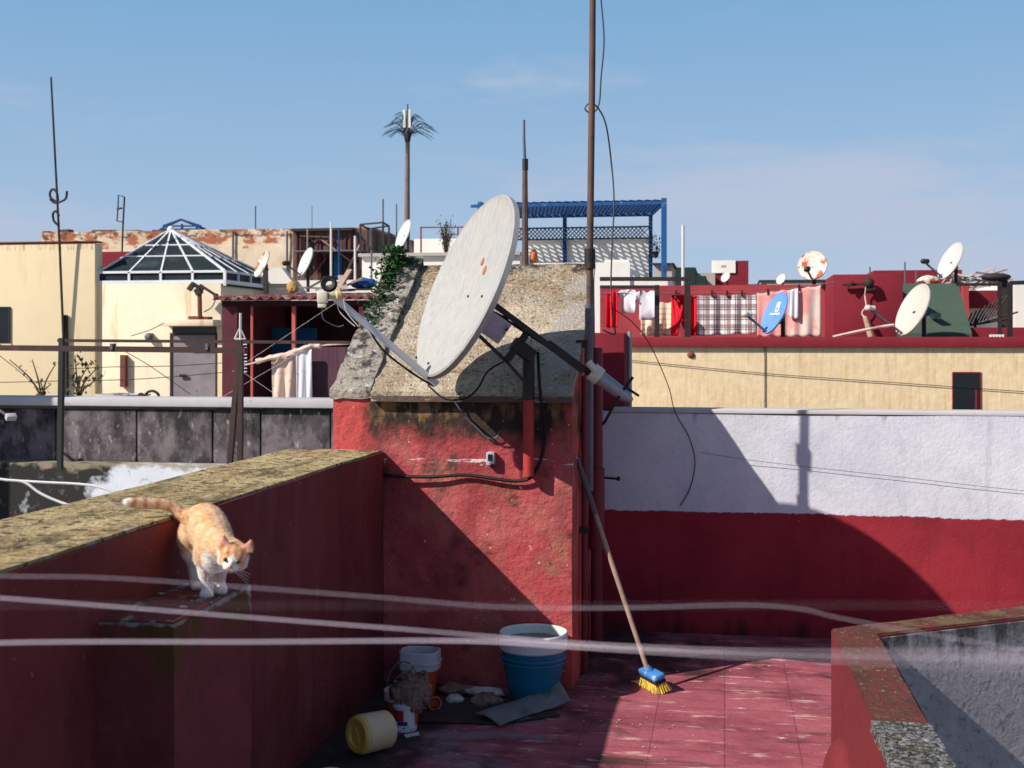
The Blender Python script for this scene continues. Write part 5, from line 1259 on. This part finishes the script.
for a0_, a1_ in ((( -.01, .10), (.12, .10)), ):
    pass
def stroke(x0, y0, x1, y1, w): lg.bar(P3_(x0, y0), P3_(x1, y1), w, .006, up=m_.to_3x3() @ Vector((0, 0, 1)))
stroke(-.05, .20, .05, .20, .03); stroke(-.05, .04, .05, .04, .03); stroke(-.05, .20, -.05, .04, .03); stroke(.05, .20, .05, .04, .03); stroke(-.04, .13, .04, .13, .03); stroke(-.02, .16, .02, .16, .02)
for k in range(7): stroke(-.19+k*.055, -.01-.0*k, -.19+k*.055+.035, -.01, .035)
part('white_mark', lg, M['sign_white'], t, False)
small_dish(812.5, 265.5, 27, .30, (-.25, .2, .92), 'dish_rusty', 'round dish eaten by orange rust on the red wall', 290, True, lnb_mt='black_metal', pole_px=814)
small_dish(913, 310, 23.5, .50, (-.83, .40, .42), 'dish_cream', 'large cream dish before the green sloping roof', 342, True, pole_px=924, reach=1.6)
small_dish(950.5, 261, 29, .44, (-.82, .42, .42), 'dish_far_white', 'bright white dish high above the green sloping roof', 285, True, lnb_mt='black_metal', pole_px=956)
small_dish(725.5, 277, 62, .26, (-.6, .4, .65), 'dish_far_white', 'tiny white dish left on the skyline by the maroon house', 290, False)
small_dish(781, 279, 55, .24, (-.6, .4, .65), 'dish_far_white', 'tiny white dish on the skyline right of the maroon house', 290, False)

# ---- tan house with red coping, laundry terrace
YN = 22
t = thing('tan_house', 'tan rendered house wall with red coping under the laundry', 'house', (at(800, 400, YN).x, YN, GROUND))
zc_ = zat(337, YN, 800); zcb = zat(347, YN, 800)
part('wall', MB().box((at(590, 347, YN).x, YN, GROUND), (at(1260, 347, YN).x, YN+8, zcb)), M['tan'], t)
part('coping', MB().box((at(590, 340, YN).x, YN-.09, zcb), (at(1260, 340, YN).x, YN+.3, zc_), bevel=.012), M['coping_red'], t)
part('terrace', MB().box((at(590, 340, YN).x, YN+.3, zcb), (at(1260, 340, YN).x, YN+8, zcb+.02)), M['maroon'], t)
a, b = at(953, 373, YN), at(980, 409, YN)
w = part('window', MB().box((a.x, YN-.012, b.z-.1), (b.x, YN+.02, a.z)), M['dark_glass'], t)
part('frame', MB().box((a.x-.015, YN-.02, b.z-.1), (a.x, YN+.03, a.z+.02)).box((b.x, YN-.02, b.z-.1), (b.x+.015, YN+.03, a.z+.02)).box((a.x, YN-.02, a.z), (b.x, YN+.03, a.z+.02)).box((b.x-.08, YN-.02, b.z-.1), (b.x-.05, YN-.013, a.z-.25)), M['coping_red'], w)
part('back_parapet', bxp(MB(), 600, 826, 286, 27, .4, zcb), M['red_far'], t)
part('vent', MB().ball(at(691, 355, YN), (.07, .05, .06), 2), M['sill'], t)
part('wall_cable', MB().tube([at(765, 347, YN-.02), at(765, 412, YN-.02)], .008, 5), M['black_rubber'], t)
single('wall_wire', MB().tube(smoothpath([at(628, 360, YN-.03), at(760, 373, YN-.03), at(900, 383, YN-.03), at(1100, 397, YN-.03)]), .006, 5), M['black_rubber'], 'thin dark wire strung along the tan wall', 'wire')
t = thing('red_roof_block', 'tall plain maroon rooftop block right of the pink blanket', 'rooftop block', (at(865, 337, 25).x, 25, zcb))
part('wall', bxp(MB(), 833, 903, 274.5, 25, 3, zcb, .015), M['maroon'], t)
# two-step block further back and green stair head
single('maroon_roof_wall', bxp(MB(), 874, 962, 270.5, 33, 3, zcb), M['maroon'], 'low dark maroon roof wall behind the green sloping roof', 'wall')
t = thing('green_stair_head', 'dark green sloped stair head roof behind the cream dish', 'rooftop block', (at(935, 337, 24.6).x, 25, zcb))
y0, y1 = 24.4, 27.6
a0_, a1_ = at(897, 338, y0), at(972, 338, y0); b0_, b1_ = at(900, 283.5, y1), at(958, 283.5, y1)
gm = MB(); v = [gm.bm.verts.new(p) for p in ((a0_.x, y0, zcb), (a1_.x, y0, zcb), (b1_.x, y1, b1_.z), (b0_.x, y1, b0_.z), (b0_.x, y1+.2, zcb), (b1_.x, y1+.2, zcb), (a0_.x, y0, zcb+.25), (a1_.x, y0, zcb+.25))]
for q in ((6, 7, 2, 3), (0, 1, 7, 6), (3, 2, 5, 4), (0, 6, 3, 4), (1, 5, 2, 7), (0, 4, 5, 1)): gm.bm.faces.new([v[i] for i in q])
part('sloped_roof', gm, M['green_paint'], t, False)
part('vent', MB().box(at(936, 318, 24.9)+Vector((-.06, -.2, 0)), at(936, 316, 24.9)+Vector((.06, .3, .05))), M['dark_green_wall'], t)
# black laundry rails
YQ = 22.25
g = lambda px, py, Y=YQ: at(px, py, Y)
t = thing('drying_rail', 'black pipe drying rail in front of the white shirts', 'railing', g(650, 338))
part('rail', MB().bar(g(600, 279), g(691, 279), .09, .07), M['black_metal'], t); part('rail', MB().bar(g(600, 287, 22.6), g(659, 287, 22.6), .06), M['black_metal'], t)
part('post', MB().bar(g(687.5, 338), g(687.5, 278), .10), M['black_metal'], t); part('post', MB().bar(g(657, 338, 22.6), g(657, 285, 22.6), .085), M['black_metal'], t)
# laundry
YL = 23.2
def lineY(px): return 293.5 if px < 757 else 293.5-(px-757)*.14
t = thing('clothesline', 'long clothesline carrying the shirts and blankets over the tan wall', 'clothesline', at(690, 294, YL))
part('line', MB().tube([at(px, lineY(px), YL) for px in range(600, 835, 6)], .012, 5), M['dull_metal'], t)
random.seed(5)
def tee(px0, px1, py0, py1, Y, mt, label):
    w_ = px1-px0; o = []
    pr = [(0, .12), (.16, 0), (.36, 0), (.5, .08), (.64, 0), (.84, 0), (1, .14), (.98, .34), (.83, .3), (.83, 1), (.17, 1), (.17, .3), (.02, .34)]
    mb = MB(); vs = []
    for u, v_ in pr: vs.append((px0+u*w_, py0+v_*(py1-py0)))
    P = [at(a, b, Y) for a, b in vs]
    mb.bm.faces.new([mb.bm.verts.new(p) for p in P]); bmesh.ops.triangulate(mb.bm, faces=mb.bm.faces)
    for _ in range(2): bmesh.ops.subdivide_edges(mb.bm, edges=mb.bm.edges[:], cuts=1)
    for v in mb.bm.verts: v.co.y += .05*math.sin(v.co.x*16)+.03*mnoise.noise(v.co*5)
    ob = single('shirt', mb, mt, label, 'shirt', 'laundry hanging on the far roofs', 'all'); ob.modifiers.new('th', 'SOLIDIFY').thickness = .02
cloth('red_garment', 606, 618, 290, 327, YL, M['cloth_red'], 'red garment at the left end of the clothesline, by the mast', 'garment', rip=.06, waves=2)
tee(618, 638, 290, 313, YL, M['cloth_white'], 'smaller white shirt beside the red garment, left of two')
tee(635, 660, 291, 320, YL-.05, M['cloth_white'], 'larger white shirt pegged right of the smaller one')
cloth('striped_cloth', 641, 672, 302, 335, YL+.6, M['striped_cream'], 'cream cloth with fine stripes hanging behind the white shirt', 'cloth', rip=.04, waves=3)
# red trousers: two legs
tr = MB()
for x0_, x1_, b0__, b1__ in ((671, 682, 671, 678), (680, 690, 683, 690)):
    pass
P = [at(x, y, YL) for x, y in ((671.5, 295), (691, 295), (690.5, 336), (686, 336), (683.5, 306), (678, 336), (671, 336))]
tr.bm.faces.new([tr.bm.verts.new(p) for p in P]); bmesh.ops.triangulate(tr.bm, faces=tr.bm.faces)
for _ in range(3): bmesh.ops.subdivide_edges(tr.bm, edges=tr.bm.edges[:], cuts=1)
for v in tr.bm.verts: v.co.y += .06*math.sin(v.co.x*18)
o = single('trousers', tr, M['cloth_red'], 'red trousers hanging by the waist behind the black post', 'trousers', 'laundry hanging on the far roofs', 'all'); o.modifiers.new('th', 'SOLIDIFY').thickness = .02
cloth('red_cloth', 691, 697, 295, 335, YL+.1, M['cloth_red'], 'narrow red cloth between the black post and plaid blanket', 'cloth', rip=.05, waves=1, nx=10)
cloth('plaid_blanket', 697, 758, 295, 335.5, YL, M['plaid'], 'brown and white plaid blanket pegged on the clothesline', 'blanket', rip=.03, waves=3, slant=(-1, -3))
cloth('pink_blanket', 757, 821, 293, 336, YL-.02, M['cloth_pink'], 'faded pink and cream blanket behind the blue dish', 'blanket', rip=.018, waves=5, slant=(-8, 0))
cloth('pale_cloth', 788, 798, 290, 316, YL-.09, M['cloth_white'], 'narrow pale cloth hung over the pink blanket', 'cloth', rip=.015, waves=2, slant=(-2, 2))
for px, lab in ((640, 'at the larger white shirt'), (676, 'at the red trousers'), (712, 'at the plaid blanket left half'), (727, 'at the plaid blanket middle'), (742, 'at the plaid blanket right half'), (768, 'above the blue dish'), (799, 'at the pink blanket')):
    c = at(px, lineY(px)-.5, YL-.03); single('clothes_peg', MB().box(c+Vector((-.018, -.03, -.06)), c+Vector((.018, .03, .05))), M['black_metal'], 'dark clothes peg on the line '+lab, 'clothes peg', 'pegs on the clothesline')
# things by the maroon block
single('leaning_stick', MB().tube([at(871, 338, 24.6), at(865, 317, 24.85)], [.06, .045], 8), M['wood'], 'short pale wooden stick leaning on the maroon block', 'stick')
single('pale_hose', MB().tube(smoothpath([at(833, 337, 23.2), at(855, 332, 23.2), at(880, 327, 23.2), at(894, 325, 23.2)]), .03, 6), M['cloth_pink_beige'], 'pale slack hose along the coping below the maroon block', 'hose')
single('wall_spikes', MB().bar(at(843, 285, 24.9), at(866, 284, 24.9), .05).bar(at(848, 288, 24.85), at(853, 281, 24.85), .04).ball(at(869, 283, 24.85), (.1, .08, .11), 2).bar(at(866, 290, 24.85), at(876, 288, 24.85), .05), M['frame_dark'], 'dark twisted bracket on the maroon block face', 'bracket')
single('string', MB().tube(smoothpath([at(866, 286, 24.85), at(865, 296, 24.9), at(866, 306, 24.85), at(862, 313, 24.85), at(865, 318, 24.8)]), .014, 5), M['cloth_pink_beige'], 'pale cord dangling from the bracket to the stick', 'cord')
# right end: walls, rails, junk
t = thing('right_house', 'pale house with maroon band behind the black railings at right', 'house', (at(1000, 340, 34).x, 34, GROUND))
part('wall', bxp(MB(), 966, 1200, 303, 34, 6, GROUND), M['white_wash'], t); part('maroon_band', bxp(MB(), 968, 1014, 290.5, 33.8, .15, zat(308, 33.8, 990)), M['maroon'], t); part('upper_wall', bxp(MB(), 1015, 1200, 281, 33.5, 5, GROUND), M['white_wash'], t)
single('red_low_wall', bxp(MB(), 972, 1300, 327.5, 25, .3, zcb), M['maroon'], 'low maroon wall under the black railings at right', 'wall')
single('pink_post', bxp(MB(), 963.5, 969, 284, 30, .3, zcb), M['red_far'], 'pale pink post right of the green sloping roof', 'post')
single('chimney_stack', bxp(MB(), 1001, 1008, 279, 31, .4, zcb).ball(at(996, 277, 31), (.35, .2, .1), 2), M['frame_dark'], 'dark chimney stack beside the black railing', 'chimney')
YV = 23.4; g = lambda px, py, Y=YV: at(px, py, Y)
t = thing('black_railing', 'black pipe railing with bent corner post at the right edge', 'railing', g(1008, 340))
part('rail', MB().bar(g(956, 284.5), g(1000, 284.5), .05).bar(g(1010, 283), g(1060, 281.5), .07), M['black_metal'], t)
part('post', MB().bar(g(1000, 340), g(1000, 282), .06), M['black_metal'], t); part('post', MB().bar(g(1010, 342), g(1010, 282), .08), M['black_metal'], t)
t = thing('fishbone_aerial', 'dark fishbone aerial fanning out behind the black railing', 'aerial', g(975, 338, 28))
el = MB()
for k in range(9): el.tube([g(966+k*3.6, 327-k*1.3, 28), g(972+k*4.6, 313-k*2.5, 28)], .018, 4)
el.tube([g(966, 326, 28), g(1012, 318, 28)], .025, 5); el.tube([g(985, 322, 28), g(1018, 312, 28)], .02, 5)
part('boom', el, M['frame_dark'], t); part('mast', MB().tube([g(974, 338, 28), g(976, 318, 28)], .03, 6), M['frame_dark'], t)
jm = MB(); random.seed(21)
for i in range(26):
    c = g(random.uniform(948, 1000), random.uniform(272, 284), 32); d_ = Vector((random.uniform(-.5, .5), random.uniform(-.3, .3), random.uniform(-.25, .25))); jm.bar(c-d_, c+d_, .05, .04)
single('scrap_heap', jm, M['far_grey'], 'tangled pale scrap heap on the roof beyond the white dish', 'scrap', kind='stuff', smooth=False)
single('roof_junk', MB().ball(g(929, 281, 30), (.26, .2, .13), 3).rough(.06, 6, .1), M['dish_rusty'], 'orange and pale bundle on the green stair head top', 'bundle')
wm = MB()
for k in range(5): wm.box(g(990+k*3, 338, 22.4), g(992+k*3, 341, 22.4)+Vector((0, .06, .11)))
wm.box(g(989, 341, 22.38), g(1008, 341.8, 22.38)+Vector((0, .06, .0)))
single('white_edging', wm, M['white_beam'], 'small white ornamental edging on the coping by the railing', 'edging', smooth=False)

# ---- far skyline blocks
t = thing('far_maroon_house', 'distant maroon rooftop room with bright white front', 'house', at(730, 290, 70))
part('wall', bxp(MB(), 712, 748.5, 261, 70, 5, GROUND), M['maroon'], t); part('white_front', bxp(MB(), 711.5, 735.5, 260.5, 69.9, .09, zat(273, 70, 725)), M['white_beam'], t)
part('window', bxp(MB(), 721, 725.5, 265, 69.87, .04, zat(267, 70, 725)), M['far_grey'], t)
t = thing('far_green_house', 'distant dark green roof block with pale end', 'house', at(690, 290, 62))
part('wall', bxp(MB(), 673, 695.5, 267.5, 62, 5, GROUND), M['dark_green_wall'], t); part('wing', bxp(MB(), 696, 706, 276, 62, 5, GROUND), M['dark_green_wall'], t)
t = thing('grey_roof_room', 'small grey roof room with flat lid right of the pergola', 'house', at(663, 290, 46))
part('wall', bxp(MB(), 654, 672, 264.5, 46, 3, GROUND), M['far_grey'], t); part('roof', bxp(MB(), 652.5, 674, 263, 45.8, 3.4, zat(264.6, 46, 663)), M['frame_dark'], t)
single('white_pole', MB().tube([at(683, 292, 40), at(683, 225, 40)], .05, 8), M['off_white'], 'white slim pole right of the pergola', 'pole', 'thin poles on the far roofs')
single('far_terrace', bxp(MB(), 640, 1100, 285, 75, 10, GROUND), M['far_grey'], 'long low distant grey roofs along the skyline', 'building')
single('far_red_house', bxp(MB(), 690, 715, 273, 66, 4, GROUND), M['far_grey'], 'pale little block between green and maroon far houses', 'house')
t = thing('far_block', 'distant pale roof block behind the rusty round dish', 'house', at(790, 290, 90)); part('wall', bxp(MB(), 760, 830, 281, 90, 8, GROUND), M['far_grey'], t); part('roof', bxp(MB(), 759, 831, 280, 89.8, 8.3, zat(281.2, 90, 790)), M['frame_dark'], t)
for px, py, Y, lab in ((905, 262, 31, 'thin pale rod left above the green stair head'), (916, 271, 31, 'short thin rod right above the green stair head'), (870, 267, 33, 'tiny bent rod on the maroon roof wall')):
    single('roof_rod', MB().tube([at(px, 285, Y), at(px, py, Y)], .02, 5), M['dull_metal'], lab, 'rod', 'thin poles on the far roofs')

# ---- cell tower dressed as a palm
YP = 150
base = at(407.5, 105, YP); g = lambda px, py: at(px, py, YP)
t = thing('cell_tower', 'tall mobile phone mast disguised as a palm tree', 'tower', (base.x, YP, GROUND))
part('trunk', MB().tube([(base.x-.05, YP, GROUND), g(407, 230), g(407.5, 137)], [.38, .36, .29], 14), M['palm_trunk'], t)
fd = MB()
fr_ = [(-15, 5, -3), (-18, 12, -2), (-22, 9, 2), (-19, 17, 4), (-11, 22, 1), (-7, 17, 0), (14, 5, -2), (19, 8, -2), (24, 10, 3), (21, 4, 1), (17, 16, 2), (12, 21, 0), (20, 13, 3), (-13, 3, -3), (8, 19, 0), (-20, 14.5, 1), (-16, 19, 2), (-9, 24, -1), (-23, 6, 1), (22, 7, -1), (22, 13, 1), (15, 19, -2), (10, 23, 1), (18, 3, 2), (-17, 6, 3), (-5, 20, 2), (5, 21, 2)]
c0_ = g(407.5, 136)
for dx, up_, yy in fr_:
    s_ = YP/F; tip = c0_+RT*dx*s_*1.12+Vector((0, yy*.5, (up_-4)*s_*1.1)); midp = c0_+RT*dx*s_*.55+Vector((0, yy*.25, (up_*.85)*s_+.25))
    pts = smoothpath([c0_, midp, tip], 5)
    fd.tube(pts, [.10, .08, .06, .05, .05, .045, .04, .04, .04, .04, .03][:len(pts)], 5)
    for p in pts[2:]:
        for q_ in (-1, 1): fd.bar(p, p+RT*(.32*(1 if dx > 0 else -1))+Vector((0, .3*q_, -.26)), .03, .015)
part('frond', fd, M['palm_leaf'], t, False)
part('crown', MB().lathe([(0, -.9), (.30, -.8), (.5, .1), (.36, .6), (0, .7)], Matrix.Translation(c0_), 12), M['frame_dark'], t)
for dx in (-2.8, 2.6): part('antenna_panel', MB().box(g(407.5+dx-1.1, 128)+Vector((0, -.3, 0)), g(407.5+dx+1.1, 110)+Vector((0, .1, 0))), M['panel_cell'], t, False)
part('spire', MB().tube([c0_, g(407.5, 104)], [.2, .1], 8), M['dull_metal'], t)

# ================================================================== LIGHT, SKY, CAMERA
sun_to = Vector((-1, -.79, .965)).normalized()
el_ = math.asin(sun_to.z); az = math.atan2(sun_to.x, sun_to.y)
L = bpy.data.lights.new('sun', 'SUN'); L.energy = 5.0; L.angle = math.radians(.5); L.color = (1, .93, .84)
lo_ = bpy.data.objects.new('sun', L); COL.objects.link(lo_); lo_.location = (-20, -15, 30)
lo_.rotation_euler = (-sun_to).to_track_quat('-Z', 'Y').to_euler()
wd = bpy.data.worlds.new('World'); S.world = wd; wd.use_nodes = True; nt = wd.node_tree
bg = nt.nodes['Background']; sky = nt.nodes.new('ShaderNodeTexSky'); sky.sky_type = 'NISHITA'; sky.sun_disc = False
sky.sun_elevation = el_; sky.sun_rotation = az % (2*math.pi); sky.altitude = 50; sky.air_density = 1.0; sky.dust_density = .6; sky.ozone_density = 1.5
bg.inputs['Strength'].default_value = .085
# thin haze and cloud veil over the sky
tc = nt.nodes.new('ShaderNodeTexCoord'); mp = nt.nodes.new('ShaderNodeMapping'); mp.inputs['Scale'].default_value = (1, 1, 4.2); nt.links.new(tc.outputs['Generated'], mp.inputs['Vector'])
nz = noisen(nt, mp.outputs['Vector'], 3.1, 8, .58, .4)
sp = nt.nodes.new('ShaderNodeSeparateXYZ'); nt.links.new(tc.outputs['Generated'], sp.inputs[0])
veil = mixc(nt, maprange(nt, sp.outputs[2], .02, .27), (4.5, 5.8, 7.7, 1), (2.1, 4.25, 6.9, 1))
vk = mathn(nt, 'MULTIPLY', maprange(nt, sp.outputs[2], .62, .24, True), .9)
c_ = mixc(nt, vk, sky.outputs['Color'], veil)
low = maprange(nt, sp.outputs[2], .24, .03); right = maprange(nt, sp.outputs[0], -.1, .3)
v = mathn(nt, 'MULTIPLY_ADD', low, .20, mathn(nt, 'ADD', nz, -.06)); v = mathn(nt, 'MULTIPLY_ADD', mathn(nt, 'MULTIPLY', low, right), .16, v)
cm = mathn(nt, 'MULTIPLY', maprange(nt, v, .52, .76, True), .8)
nt.links.new(mixc(nt, cm, c_, (5.0, 5.6, 7.1, 1)), bg.inputs['Color'])

cd = bpy.data.cameras.new('camera'); co = bpy.data.objects.new('camera', cd); COL.objects.link(co); S.camera = co
co.location = CAM; co.rotation_euler = (math.pi/2, 0, TH)
cd.sensor_width = 36; cd.lens = F*36/1024; cd.shift_y = -(384-HZ)/1024; cd.clip_start = .05; cd.clip_end = 4000
cd.dof.use_dof = True; cd.dof.focus_distance = 6.6; cd.dof.aperture_fstop = cd.lens/6.5
S.view_settings.view_transform = 'Standard'; S.view_settings.look = 'None'; S.view_settings.exposure = .22; S.view_settings.gamma = 1
S.render.engine = 'CYCLES'; S.cycles.max_bounces = 6
S.cycles.use_denoising = True
